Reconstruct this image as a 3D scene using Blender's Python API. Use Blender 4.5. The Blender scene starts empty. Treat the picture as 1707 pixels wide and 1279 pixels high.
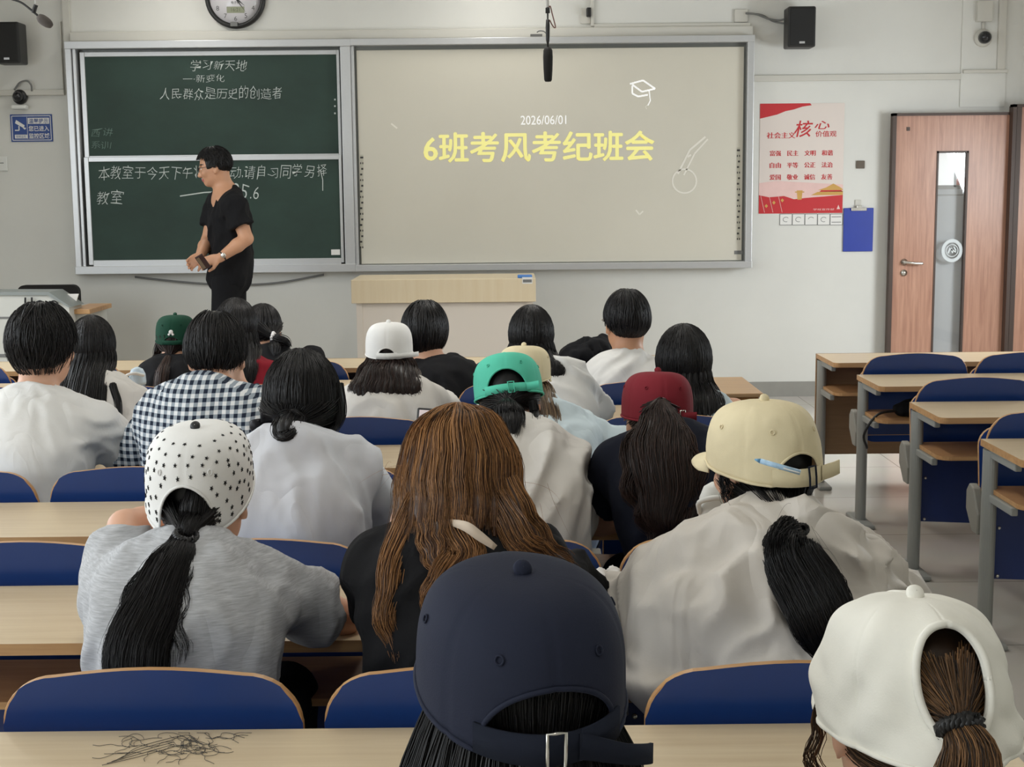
import bpy, bmesh, math, random
import numpy as np
from mathutils import Vector, Matrix

random.seed(7)
SC = bpy.context.scene
COL = SC.collection
PI = math.pi

# ------------------------------------------------------------------ camera
CAM_H = 1.5883
FPX = 2333.4
YAW, PITCH, ROLL = 0.0028, 0.1353, -0.0098
PW, PH = 1707.0, 1279.0
def _axes():
    cy, sy = math.cos(YAW), math.sin(YAW)
    fw = Vector((sy*math.cos(PITCH), cy*math.cos(PITCH), -math.sin(PITCH)))
    r0 = Vector((cy, -sy, 0)); u0 = r0.cross(fw)
    r = r0*math.cos(ROLL) + u0*math.sin(ROLL)
    u = -r0*math.sin(ROLL) + u0*math.cos(ROLL)
    return r, u, fw
CR, CU, CF = _axes()
CP = Vector((0, 0, CAM_H))
cam = bpy.data.cameras.new('camera'); camo = bpy.data.objects.new('camera', cam); COL.objects.link(camo)
M4 = Matrix((CR, CU, -CF)).transposed().to_4x4(); M4.translation = CP
camo.matrix_world = M4
cam.sensor_fit = 'HORIZONTAL'; cam.sensor_width = 36.0; cam.lens = FPX/PW*36.0
cam.clip_start = 0.05; cam.clip_end = 100
SC.camera = camo
SC.render.resolution_x = 1707; SC.render.resolution_y = 1279
def at(px, py, Y):                      # a point of the room seen at a pixel, at depth Y
    d = CF + CR*((px-PW/2)/FPX) - CU*((py-PH/2)/FPX)
    return CP + d*(Y/d.y)
YW = 10.7674
def wp(px, py):
    p = at(px, py, YW); return p.x, p.z

# ------------------------------------------------------------------ view, sky, lights
SC.view_settings.view_transform = 'Standard'
SC.view_settings.look = 'None'
SC.view_settings.exposure = 0.0
SC.view_settings.gamma = 1.0
SC.view_settings.use_curve_mapping = False
wd = bpy.data.worlds.new('sky'); SC.world = wd; wd.use_nodes = True
wd.node_tree.nodes['Background'].inputs[0].default_value = (0.75, 0.86, 1.0, 1)
wd.node_tree.nodes['Background'].inputs[1].default_value = 1.2
XL, XR, YB, ZC = -4.7, 4.6, -2.6, 3.42
def area(name, loc, rot, sx, sy, power, color, spread=180):
    l = bpy.data.lights.new(name, 'AREA'); l.shape = 'RECTANGLE'; l.size = sx; l.size_y = sy
    l.energy = power; l.color = color; l.spread = math.radians(spread)
    o = bpy.data.objects.new(name, l); COL.objects.link(o); o.location = loc; o.rotation_euler = rot
    return o
DAY = (0.90, 0.96, 1.0)
WINS = [(-0.6, 2.2), (2.9, 2.2), (6.4, 2.2)]       # window centre y, width on the left wall
for (yc, w), pw in zip(WINS, (95, 62, 66)):
    area('daylight', (XL+0.03, yc, 1.95), (0, -PI/2+.42, 0), 1.5, w, pw, DAY)
area('daylight_corridor', (XR-0.03, 8.2, 1.35), (0, PI/2-.42, 0), 1.7, 1.3, 165, (0.90, 0.96, 1.0))
LAMPS = [(x, y) for y in (0.4, 3.6, 6.8) for x in (-2.9, 0.0, 2.9)] + [(-2.4, 9.8), (-.1, 9.8)]
LPOW = {0.4: 6, 3.6: 9, 6.8: 19, 9.8: 7.5}
for x, y in LAMPS:
    area('ceiling_tube_light', (x, y, ZC-0.14), (0, 0, 0), 0.25, 1.2, LPOW[y]*(.3 if x > 2 else 1), (1.0, 0.975, 0.93), 180 if y > 9 else 140)

# ------------------------------------------------------------------ materials
def lin(c): return c/12.92 if c <= 0.04045 else ((c+0.055)/1.055)**2.4
def rgb(r, g, b, k=1.0): return tuple(min(0.9, lin(v/255.0)*k) for v in (r, g, b)) + (1,)
MATS = {}
class NT:
    def __init__(s, name):
        s.m = bpy.data.materials.new(name); s.m.use_nodes = True; s.t = s.m.node_tree
        s.b = s.t.nodes['Principled BSDF']
    def n(s, typ, **kw):
        nd = s.t.nodes.new(typ)
        for k, v in kw.items():
            if k.startswith('i_'):
                key = k[2:]; key = int(key) if key.isdigit() else key.replace('_', ' ')
                nd.inputs[key].default_value = v
            else: setattr(nd, k, v)
        return nd
    def l(s, a, b): s.t.links.new(a, b)
def mat(name, col, rough=0.6, metal=0.0, bump=0.0, bscale=200.0, var=0.0, vscale=8.0, stretch=(1,1,1), spec=0.5, sheen=0.0, coat=0.0, bdist=0.002):
    if name in MATS: return MATS[name]
    N = NT(name); b = N.b
    b.inputs['Base Color'].default_value = col; b.inputs['Roughness'].default_value = rough
    b.inputs['Metallic'].default_value = metal; b.inputs['Specular IOR Level'].default_value = spec
    if sheen: b.inputs['Sheen Weight'].default_value = sheen; b.inputs['Sheen Roughness'].default_value = 0.5
    if coat: b.inputs['Coat Weight'].default_value = coat; b.inputs['Coat Roughness'].default_value = 0.12
    if var or bump:
        tc = N.n('ShaderNodeTexCoord'); mp = N.n('ShaderNodeMapping'); mp.inputs['Scale'].default_value = stretch
        N.l(tc.outputs['Object'], mp.inputs['Vector'])
    if var:
        no = N.n('ShaderNodeTexNoise', i_Scale=vscale, i_Detail=5.0, i_Roughness=0.6); N.l(mp.outputs[0], no.inputs['Vector'])
        mr = N.n('ShaderNodeMapRange'); mr.inputs[1].default_value = .3; mr.inputs[2].default_value = .7; mr.inputs[3].default_value = 1-var; mr.inputs[4].default_value = 1+var
        N.l(no.outputs[0], mr.inputs[0])
        mx = N.n('ShaderNodeMix', data_type='RGBA', blend_type='MULTIPLY'); mx.inputs[0].default_value = 1
        mx.inputs[6].default_value = col; N.l(mr.outputs[0], mx.inputs[7]); N.l(mx.outputs[2], b.inputs['Base Color'])
    if bump:
        nb = N.n('ShaderNodeTexNoise', i_Scale=bscale, i_Detail=3.0); N.l(mp.outputs[0], nb.inputs['Vector'])
        bp = N.n('ShaderNodeBump'); bp.inputs['Strength'].default_value = bump; bp.inputs['Distance'].default_value = bdist
        N.l(nb.outputs[0], bp.inputs['Height']); N.l(bp.outputs[0], b.inputs['Normal'])
    MATS[name] = N.m
    return N.m
def wood(name, c1, c2, rough=0.35, axis='X', scale=1.0, coat=0.0):
    if name in MATS: return MATS[name]
    N = NT(name); b = N.b
    tc = N.n('ShaderNodeTexCoord'); mp = N.n('ShaderNodeMapping')
    s = {'X': (0.7, 14, 14), 'Z': (14, 14, 0.7)}[axis]
    mp.inputs['Scale'].default_value = tuple(v*scale for v in s); N.l(tc.outputs['Object'], mp.inputs['Vector'])
    no = N.n('ShaderNodeTexNoise', i_Scale=3.0, i_Detail=8.0, i_Roughness=0.65, i_Distortion=0.4); N.l(mp.outputs[0], no.inputs['Vector'])
    cr = N.n('ShaderNodeValToRGB'); cr.color_ramp.elements[0].position = .32; cr.color_ramp.elements[1].position = .68
    cr.color_ramp.elements[0].color = c1; cr.color_ramp.elements[1].color = c2
    N.l(no.outputs[0], cr.inputs[0]); N.l(cr.outputs[0], b.inputs['Base Color'])
    b.inputs['Roughness'].default_value = rough
    MATS[name] = N.m
    return N.m

M_WALL = mat('painted_plaster', rgb(221, 220, 214), 0.7, bump=0.08, bscale=60, var=0.035, vscale=1.2)
M_CEIL = mat('ceiling_paint', rgb(225, 224, 220), 0.85)
M_SKIRT = mat('grey_skirting_tile', rgb(150, 148, 142), 0.35, var=0.05)
M_ALU = mat('brushed_aluminium', rgb(202, 203, 204), 0.38, metal=0.55, var=0.04, vscale=30, stretch=(1,1,20))
M_ALUD = mat('dark_aluminium', rgb(120, 122, 118), 0.4, metal=0.5)
M_GREEN = mat('chalkboard_green', rgb(42, 63, 55), 0.7, var=0.22, vscale=2.2, stretch=(1, 1, 1.6), bump=0.03, bscale=300)
M_CHALK = mat('white_chalk', rgb(205, 212, 208), 0.95)
M_CHALKF = mat('faint_chalk', rgb(116, 138, 128), 0.95)
M_BOARD = mat('matte_white_board', rgb(212, 207, 193), 0.6, var=0.02, vscale=1.5, spec=0.35)
M_TABLE = wood('light_oak_laminate', rgb(203, 181, 147), rgb(216, 197, 164), 0.3)
M_EDGE = wood('plywood_edge', rgb(178, 132, 88), rgb(205, 162, 112), 0.4)
M_SHELF = wood('brown_laminate_shelf', rgb(176, 130, 88), rgb(192, 148, 104), 0.35)
M_CAB = wood('brown_cabinet_wood', rgb(172, 138, 100), rgb(190, 155, 115), 0.35)
M_CABF = wood('orange_drawer_wood', rgb(170, 118, 60), rgb(184, 132, 72), 0.4)
M_PANELB = wood('brown_front_panel', rgb(142, 112, 80), rgb(158, 126, 92), 0.45)
M_BEIGE = wood('pale_maple_panel', rgb(222, 203, 170), rgb(228, 212, 182), 0.4, axis='Z', scale=.6)
M_BLUE = mat('blue_laminate', rgb(29, 62, 126), 0.33, var=0.05, vscale=4, bump=0.02, bscale=90)
M_BLUED = mat('navy_laminate_panel', rgb(26, 50, 112), 0.4, var=0.04)
M_POST = mat('grey_powder_coat', rgb(150, 152, 148), 0.42, bump=0.05, bscale=500)
M_BRACK = mat('cast_grey_bracket', rgb(150, 148, 140), 0.5, bump=0.05, bscale=300)
M_BLACK = mat('black_plastic', rgb(28, 28, 28), 0.45)
M_BLACKF = mat('black_foam', rgb(26, 24, 22), 0.9, bump=0.3, bscale=400)
M_WHITEP = mat('white_plastic', rgb(225, 225, 220), 0.45)
M_CREAMP = mat('cream_plastic_trunking', rgb(206, 203, 194), 0.5)
M_CHROME = mat('satin_steel', rgb(215, 212, 205), 0.25, metal=1.0)
M_DOOR = wood('reddish_door_veneer', rgb(166, 120, 100), rgb(200, 154, 130), 0.34, axis='Z')
M_DFRAME = mat('dark_door_frame', rgb(74, 58, 50), 0.5)
M_RED = mat('red_print', rgb(196, 44, 50), 0.6)
M_GOLD = mat('gold_print', rgb(206, 160, 84), 0.6)
M_PINK = mat('pink_print', rgb(232, 196, 190), 0.6, var=.06, vscale=6)
M_PAPER = mat('white_paper', rgb(232, 230, 226), 0.7)
M_SIGNB = mat('blue_sign', rgb(36, 70, 140), 0.5)
M_CLIPB = mat('blue_clipboard_plastic', rgb(40, 62, 160), 0.4, var=.05)
M_GREYINK = mat('grey_ink', rgb(120, 120, 118), 0.7)
M_DARKINK = mat('dark_ink', rgb(60, 58, 56), 0.7)
M_CONSOLE = mat('pale_grey_console', rgb(205, 205, 198), 0.5)
def emis(name, col, e, rough=.6):
    m = mat(name, col, rough); b = m.node_tree.nodes['Principled BSDF']
    b.inputs['Emission Color'].default_value = col; b.inputs['Emission Strength'].default_value = e
    return m
M_YELLOW = emis('projected_yellow', rgb(240, 233, 150), 0.28)
M_PWHITE = emis('projected_white', rgb(245, 245, 242), 0.35)
M_PFAINT = emis('projected_faint_white', rgb(234, 230, 219), 0.035)
M_TUBE = emis('lit_tube', rgb(255, 248, 235), 4.0)
def glass(name, col=(1,1,1,1), rough=0.0, tr=1.0):
    m = mat(name, col, rough); b = m.node_tree.nodes['Principled BSDF']
    b.inputs['Transmission Weight'].default_value = tr; b.inputs['IOR'].default_value = 1.45
    return m
M_FLOOR = None
def floor_mat():
    N = NT('polished_floor_tile'); b = N.b
    tc = N.n('ShaderNodeTexCoord')
    br = N.n('ShaderNodeTexBrick', offset=0.0, squash=1.0)
    br.inputs['Color1'].default_value = rgb(206, 201, 192); br.inputs['Color2'].default_value = rgb(200, 195, 186)
    br.inputs['Mortar'].default_value = rgb(150, 145, 136); br.inputs['Scale'].default_value = 1.0
    br.inputs['Mortar Size'].default_value = 0.003; br.inputs['Brick Width'].default_value = 0.8; br.inputs['Row Height'].default_value = 0.8
    mp = N.n('ShaderNodeMapping'); mp.inputs['Location'].default_value = (0.1, 0.2, 0)
    N.l(tc.outputs['Object'], mp.inputs[0]); N.l(mp.outputs[0], br.inputs['Vector'])
    no = N.n('ShaderNodeTexNoise', i_Scale=3.0, i_Detail=6.0); N.l(tc.outputs['Object'], no.inputs['Vector'])
    mx = N.n('ShaderNodeMix', data_type='RGBA', blend_type='MULTIPLY'); mx.inputs[0].default_value = .12
    N.l(br.outputs[0], mx.inputs[6]); N.l(no.outputs[1], mx.inputs[7]); N.l(mx.outputs[2], b.inputs['Base Color'])
    b.inputs['Roughness'].default_value = 0.16; b.inputs['Specular IOR Level'].default_value = .5
    return N.m
M_FLOOR = floor_mat()

# ------------------------------------------------------------------ object helpers
def thing(name, label, cat, loc=(0,0,0), group=None, kind=None):
    o = bpy.data.objects.new(name, None); COL.objects.link(o); o.location = loc; o.empty_display_size = .1
    tag(o, label, cat, group, kind); return o
def tag(o, label=None, cat=None, group=None, kind=None):
    if label: o['label'] = label
    if cat: o['category'] = cat
    if group: o['group'] = group
    if kind: o['kind'] = kind
    return o
def world_loc(p):
    v = Vector((0,0,0))
    while p is not None: v = v + p.location; p = p.parent
    return v
def link_mesh(name, me, m, parent=None, smooth=False, label=None):
    o = bpy.data.objects.new(name, me); COL.objects.link(o)
    for x in (m if isinstance(m, (list, tuple)) else [m]): me.materials.append(x)
    if parent is not None: o.parent = parent
    if smooth: me.polygons.foreach_set('use_smooth', [True]*len(me.polygons))
    if label: o['label'] = label
    return o
def from_bm(name, bm, m, parent=None, smooth=False, origin=None, label=None):
    """bm is in world coordinates; the object is placed at its parent's origin"""
    off = world_loc(parent) if parent is not None else Vector((0,0,0))
    loc = Vector((0,0,0))
    if parent is None and origin is not None: off = Vector(origin); loc = off
    bmesh.ops.translate(bm, verts=bm.verts, vec=-off)
    bmesh.ops.recalc_face_normals(bm, faces=bm.faces)
    me = bpy.data.meshes.new(name); bm.to_mesh(me); bm.free()
    o = link_mesh(name, me, m, parent, smooth, label); o.location = loc
    return o
def bm_box(bm, x0, x1, y0, y1, z0, z1, bev=0.0, mi=0):
    r = bmesh.ops.create_cube(bm, size=1.0)
    vs = r['verts']
    for v in vs:
        v.co = Vector(((x0+x1)/2 + v.co.x*(x1-x0), (y0+y1)/2 + v.co.y*(y1-y0), (z0+z1)/2 + v.co.z*(z1-z0)))
    fs = list({f for v in vs for f in v.link_faces})
    for f in fs: f.material_index = mi
    if bev > 0:
        es = list({e for v in vs for e in v.link_edges})
        bmesh.ops.bevel(bm, geom=es, offset=bev, segments=2, profile=.5, affect='EDGES', clamp_overlap=True)
    return vs
def bm_prism(bm, pts, axis, a0, a1, mi=0, mi_side=None):
    """extrude a polygon; axis 'Y': pts are (x,z); 'Z': (x,y); 'X': (y,z)"""
    def mk(p, a):
        return {'Y': (p[0], a, p[1]), 'Z': (p[0], p[1], a), 'X': (a, p[0], p[1])}[axis]
    A = [bm.verts.new(mk(p, a0)) for p in pts]; B = [bm.verts.new(mk(p, a1)) for p in pts]
    f1 = bm.faces.new(A); f2 = bm.faces.new(B[::-1]); f1.material_index = f2.material_index = mi
    n = len(pts)
    for i in range(n):
        f = bm.faces.new((A[i], B[i], B[(i+1)%n], A[(i+1)%n])); f.material_index = mi if mi_side is None else mi_side
    return A + B
def bm_cyl(bm, p0, p1, r0, r1=None, seg=16, cap=True, mi=0):
    r1 = r0 if r1 is None else r1
    p0 = Vector(p0); p1 = Vector(p1); d = (p1-p0).normalized()
    a = Vector((0,0,1)) if abs(d.z) < .9 else Vector((1,0,0))
    u = d.cross(a).normalized(); v = d.cross(u)
    A = [bm.verts.new(p0 + (u*math.cos(2*PI*i/seg) + v*math.sin(2*PI*i/seg))*r0) for i in range(seg)]
    B = [bm.verts.new(p1 + (u*math.cos(2*PI*i/seg) + v*math.sin(2*PI*i/seg))*r1) for i in range(seg)]
    for i in range(seg):
        f = bm.faces.new((A[i], A[(i+1)%seg], B[(i+1)%seg], B[i])); f.smooth = True; f.material_index = mi
    if cap:
        bm.faces.new(A[::-1]).material_index = mi; bm.faces.new(B).material_index = mi
def bm_lathe(bm, prof, c, axis='Z', seg=24, mi=0):
    """prof: list of (r, h)"""
    rings = []
    for r, h in prof:
        ring = []
        for i in range(seg):
            a = 2*PI*i/seg
            p = {'Z': (r*math.cos(a), r*math.sin(a), h), 'Y': (r*math.cos(a), h, r*math.sin(a)), 'X': (h, r*math.cos(a), r*math.sin(a))}[axis]
            ring.append(bm.verts.new(Vector(c) + Vector(p)))
        rings.append(ring)
    for a, b in zip(rings[:-1], rings[1:]):
        for i in range(seg):
            f = bm.faces.new((a[i], a[(i+1)%seg], b[(i+1)%seg], b[i])); f.smooth = True; f.material_index = mi
    bm.faces.new(rings[0][::-1]).material_index = mi; bm.faces.new(rings[-1]).material_index = mi
def catmull(P, n):
    P = [np.array(p, float) for p in P]
    P = [2*P[0]-P[1]] + P + [2*P[-1]-P[-2]]
    out = []; m = len(P)-3
    for t in np.linspace(0, m-1e-9, n):
        i = int(t); u = t-i; a, b, c, d = P[i:i+4]
        out.append(.5*((2*b)+(-a+c)*u+(2*a-5*b+4*c-d)*u*u+(-a+3*b-3*c+d)*u**3))
    return np.array(out)
def bm_tube(bm, pts, r, seg=8, n=None, mi=0):
    P = catmull(pts, n or max(8, 6*len(pts)))
    rad = r if callable(r) else (lambda t: r)
    T = np.gradient(P, axis=0); T /= np.linalg.norm(T, axis=1)[:, None]
    ref = np.array((0.13, 0.21, .97)) if abs(T[:, 2]).mean() < .8 else np.array((.97, .2, .1))
    rings = []
    for i, (p, t) in enumerate(zip(P, T)):
        u = np.cross(t, ref); u /= np.linalg.norm(u); v = np.cross(t, u); q = rad(i/(len(P)-1))
        rings.append([bm.verts.new(p + q*(u*math.cos(2*PI*j/seg)+v*math.sin(2*PI*j/seg))) for j in range(seg)])
    for a, b in zip(rings[:-1], rings[1:]):
        for j in range(seg):
            f = bm.faces.new((a[j], a[(j+1)%seg], b[(j+1)%seg], b[j])); f.smooth = True; f.material_index = mi
    bm.faces.new(rings[0][::-1]).material_index = mi; bm.faces.new(rings[-1]).material_index = mi
def box_obj(name, x0, x1, y0, y1, z0, z1, m, parent=None, bev=0.0, label=None):
    bm = bmesh.new(); bm_box(bm, x0, x1, y0, y1, z0, z1, bev)
    return from_bm(name, bm, m, parent, origin=((x0+x1)/2, (y0+y1)/2, z0), label=label)
def struct(name, x0, x1, y0, y1, z0, z1, m, bev=0):
    o = box_obj(name, x0, x1, y0, y1, z0, z1, m, None, bev); o['kind'] = 'structure'; return o
def text_data(body, size, thin=0.0, jitter=0.0, slant=0.0, seed=0, extrude=0.0):
    """triangulated letters in the xy plane as (verts, faces)"""
    cu = bpy.data.curves.new('letters', 'FONT'); cu.body = body; cu.size = size; cu.offset = thin; cu.resolution_u = 3
    cu.extrude = extrude; cu.shear = slant
    ob = bpy.data.objects.new('letters', cu); COL.objects.link(ob)
    bpy.context.view_layer.update()
    me = bpy.data.meshes.new_from_object(ob.evaluated_get(bpy.context.evaluated_depsgraph_get()))
    V = np.array([v.co[:] for v in me.vertices]); Fc = [tuple(p.vertices) for p in me.polygons]
    bpy.data.objects.remove(ob); bpy.data.curves.remove(cu); bpy.data.meshes.remove(me)
    if jitter and len(V):
        rnd = random.Random(seed); cell = np.floor((V[:, 0]+1e-6)/(size*.96)).astype(int)
        for c in np.unique(cell):
            k = cell == c; q = V[k]; ctr = q.mean(0); a = rnd.uniform(-.16, .16)*jitter
            s = 1+rnd.uniform(-.18, .18)*jitter; ca, sa = math.cos(a), math.sin(a)
            d = (q-ctr)*s; q[:, 0] = ctr[0]+d[:, 0]*ca*.95-d[:, 1]*sa+rnd.uniform(-.06, .06)*size*jitter
            q[:, 1] = ctr[1]+d[:, 0]*sa*.8+d[:, 1]*ca+rnd.uniform(-.1, .1)*size*jitter; V[k] = q
    return V, Fc
class Sheet:
    """collects flat letters and shapes standing in an xz plane that faces the room (-y)"""
    def __init__(s): s.v = []; s.f = []; s.mi = []
    def poly(s, pts, y, mi=0):
        n = len(s.v); s.v += [(p[0], y, p[1]) for p in pts]; s.f.append(tuple(range(n, n+len(pts)))); s.mi.append(mi)
    def text(s, body, size, x, z, y, mi=0, center=False, rot=0.0, width=None, height=None, **kw):
        V, Fc = text_data(body, size, **kw)
        if not len(V): return
        x0, x1 = V[:, 0].min(), V[:, 0].max(); z0, z1 = V[:, 1].min(), V[:, 1].max()
        if width: V[:, 0] = (V[:, 0]-x0)*width/(x1-x0); x1 = width; x0 = 0
        if height: V[:, 1] = (V[:, 1]-z0)*height/(z1-z0); z0 = 0; z1 = height
        if center: V[:, 0] -= (x0+x1)/2; V[:, 1] -= (z0+z1)/2
        c, sn = math.cos(rot), math.sin(rot); n = len(s.v)
        for a, b, d in V: s.v.append((x+a*c-b*sn, y-d, z+a*sn+b*c))
        for f in Fc: s.f.append(tuple(i+n for i in f)); s.mi.append(mi)
    def line(s, pts, w, y, mi=0):
        for (a, b), (c, d) in zip(pts[:-1], pts[1:]):
            L = math.hypot(c-a, d-b) or 1; nx, nz = -(d-b)/L*w/2, (c-a)/L*w/2
            s.poly([(a+nx, b+nz), (a-nx, b-nz), (c-nx, d-nz), (c+nx, d+nz)], y, mi)
    def build(s, name, m, parent=None, label=None, origin=(0,0,0)):
        off = world_loc(parent) if parent is not None else Vector(origin)
        me = bpy.data.meshes.new(name); me.from_pydata([(a-off.x, b-off.y, c-off.z) for a, b, c in s.v], [], s.f)
        o = link_mesh(name, me, m, parent, label=label)
        if parent is None: o.location = off
        me.polygons.foreach_set('material_index', s.mi); return o
# ------------------------------------------------------------------ the room
struct('floor', XL-.2, XR+.2, YB-.2, YW+.3, -.2, 0, M_FLOOR)
struct('ceiling', XL-.2, XR+.2, YB-.2, YW+.3, ZC, ZC+.2, M_CEIL)
struct('wall_front', XL-.2, XR+.2, YW, YW+.2, 0, ZC, M_WALL)
struct('wall_back', XL-.2, XR+.2, YB-.2, YB, 0, ZC, M_WALL)
struct('wall_right', XR, XR+.2, YB, YW, 0, ZC, M_WALL)
bm = bmesh.new(); ys = [YB]
for yc, w in WINS: ys += [yc-w/2, yc+w/2]
ys.append(YW)
bm_box(bm, XL-.2, XL, YB, YW, 0, 1.1); bm_box(bm, XL-.2, XL, YB, YW, 2.8, ZC)
for a, b in zip(ys[0::2], ys[1::2]): bm_box(bm, XL-.2, XL, a, b, 1.1, 2.8)
from_bm('wall_left', bm, M_WALL)['kind'] = 'structure'
def thin_glass(name, k=.1):
    N = NT(name); tr = N.n('ShaderNodeBsdfTransparent'); gl = N.n('ShaderNodeBsdfGlossy'); gl.inputs['Roughness'].default_value = .03
    mx = N.n('ShaderNodeMixShader'); mx.inputs[0].default_value = k; N.l(tr.outputs[0], mx.inputs[1]); N.l(gl.outputs[0], mx.inputs[2])
    N.l(mx.outputs[0], N.t.nodes['Material Output'].inputs[0]); return N.m
M_GLASS = thin_glass('window_glass', .08); M_PANE = thin_glass('door_glass', .07)
for i, (yc, w) in enumerate(WINS):
    e = bpy.data.objects.new('window_%d' % (i+1), None); COL.objects.link(e); e.location = (XL-.1, yc, 1.1); e['kind'] = 'structure'
    bm = bmesh.new()
    for a in (-w/2, -.02, w/2-.05): bm_box(bm, XL-.13, XL-.08, yc+a, yc+a+.05, 1.1, 2.8)
    for z in (1.1, 2.75): bm_box(bm, XL-.13, XL-.08, yc-w/2, yc+w/2, z, z+.05)
    from_bm('window_frame', bm, M_WHITEP, e)
    box_obj('pane', XL-.109, XL-.103, yc-w/2+.05, yc+w/2-.05, 1.15, 2.75, M_GLASS, e)
zs = wp(1330, 636)[1]
struct('baseboard_front', XL, 2.93, YW-.012, YW, 0, zs, M_SKIRT)
struct('baseboard_right', XR-.012, XR, YB, YW, 0, zs, M_SKIRT)
struct('baseboard_left', XL, XL+.012, YB, YW, 0, zs, M_SKIRT)
# shallow pilaster strip beside the right camera and a vertical seam left of the boards
xa, _ = wp(1603, 60); xb, _ = wp(1678, 60)
bm = bmesh.new(); bm_box(bm, xa, xb, YW-.012, YW, 0 + 2.2, ZC)
from_bm('trim_1', bm, M_WALL)['kind'] = 'structure'
xa, _ = wp(108, 60); xb, _ = wp(119, 60)
bm = bmesh.new(); bm_box(bm, xa, xb, YW-.03, YW, 1.0, ZC)
from_bm('trim_2', bm, M_CREAMP)['kind'] = 'structure'

# ceiling lamps (above the picture)
for x, y in LAMPS:
    t = thing('ceiling_lamp', 'white twin tube ceiling lamp above the classroom rows', 'lamp', (x, y, ZC-.1), 'ceiling lamps')
    box_obj('lamp_housing', x-.16, x+.16, y-.65, y+.65, ZC-.07, ZC, M_WHITEP, t, .01)
    for s in (-.07, .07):
        bm = bmesh.new(); bm_cyl(bm, (x+s, y-.6, ZC-.095), (x+s, y+.6, ZC-.095), .014, seg=10); from_bm('tube', bm, M_TUBE, t)

# ------------------------------------------------------------------ teacher's platform
plat = box_obj('teaching_platform', XL+.3, .9, 8.35, YW-.02, 0, .12, mat('platform_tile', rgb(180, 176, 168), .4, var=.05), None, .01)
tag(plat, 'low raised tiled platform below the blackboards at the front', 'platform')

# ------------------------------------------------------------------ boards
BX1, BX2, BZ1, BZ2 = -3.2665, 1.8568, 1.0085, 2.734
def bar(bm, x0, x1, z0, z1, y0, y1, bev=.004): bm_box(bm, x0, x1, y0, y1, z0, z1, bev)
xdl, _ = wp(570, 260); xdr, _ = wp(592, 260)
bb = thing('sliding_blackboard', 'green sliding chalkboard in two stacked panels with an aluminium frame', 'blackboard', (BX1, YW, BZ1))
bm = bmesh.new(); D0 = YW-.13
bar(bm, BX1, BX1+.045, BZ1, BZ2, D0, YW); bar(bm, BX1+.05, BX1+.075, BZ1+.02, BZ2-.02, D0+.02, YW)
bar(bm, BX1, xdr, BZ2-.055, BZ2, D0-.01, YW); bar(bm, BX1, xdr, BZ1, BZ1+.06, D0-.02, YW)
bar(bm, xdl+.02, xdr-.005, BZ1, BZ2, D0, YW)
from_bm('frame', bm, M_ALU, bb)
box_obj('backing', BX1+.02, xdr, YW-.02, YW, BZ1+.02, BZ2-.02, M_ALUD, bb)
def panel(name, px0, py0, px1, py1, yf):
    a = at(px0, py0, yf); b = at(px1, py1, yf); x0, x1, z1, z0 = a.x, b.x, a.z, b.z
    p = box_obj(name, x0, x1, yf, yf+.02, z0, z1, M_GREEN, bb)
    bm = bmesh.new(); w = .035
    bar(bm, x0-w, x0, z0-w, z1+w, yf-.008, yf+.02, .003); bar(bm, x1, x1+w*.6, z0-w, z1+w, yf-.008, yf+.02, .003)
    bar(bm, x0, x1, z1, z1+w, yf-.008, yf+.02, .003); bar(bm, x0, x1, z0-w*1.4, z0, yf-.012, yf+.02, .003)
    from_bm('panel_rail', bm, M_ALU, p); return x0, x1, z0, z1
up = panel('upper_panel', 141, 95, 565, 256, YW-.075)
lo = panel('lower_panel', 148, 270, 569, 430, YW-.115)
yc = YW-.077
def line_on(text, px0, py0, px1, h, y, seed, mi=0, thin=-.012):
    sh = Sheet()
    a = at(px0, py0, y); b = at(px1, py0, y)
    sh.text(text, 0.2, a.x, a.z-h/2, y, mi, width=b.x-a.x, height=h, thin=thin*.2, jitter=.8, seed=seed, slant=.12)
    sh.build('chalk_writing', [M_CHALK, M_CHALKF], bb)
line_on('学习新天地', 317, 110, 412, .085, yc, 1)
line_on('一·新变化', 305, 131, 374, .06, yc, 2)
line_on('人民群众是历史的创造者', 266, 156, 470, .105, yc, 3)
line_on('西讲', 152, 221, 188, .065, yc, 4, 1); line_on('系训', 152, 242, 186, .06, yc, 5, 1)
yl = YW-.117
line_on('本教室于今天下午将有活动,请自习同学另择', 164, 289, 545, .115, yl, 6)
line_on('教室', 161, 329, 207, .11, yl, 7)
line_on('25.6', 386, 319, 431, .12, yl, 8)
sh = Sheet()
P = [at(x, y, yl) for x, y in ((300, 327), (320, 324), (340, 321), (372, 319))]; sh.line([(p.x, p.z) for p in P], .009, yl)
sh.build('chalk_dash', [M_CHALK, M_CHALKF], bb); sh = Sheet()
P = [at(x, y, yl) for x, y in ((534, 283), (538, 300), (538, 318))]; sh.line([(p.x, p.z) for p in P], .006, yl)
sh.build('chalk_stroke', [M_CHALK, M_CHALKF], bb)
for y in (166, 177, 189):
    sh = Sheet(); p = at(557, y, yc); sh.line([(p.x, p.z), (p.x+.012, p.z)], .012, yc); sh.build('chalk_dot', M_CHALK, bb)
tg = Sheet(); p = at(552, 416, yl); q = at(567, 425, yl); tg.poly([(p.x, p.z), (q.x, p.z), (q.x, q.z), (p.x, q.z)], yl-.001); tg.build('asset_sticker', M_PAPER, bb)

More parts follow.
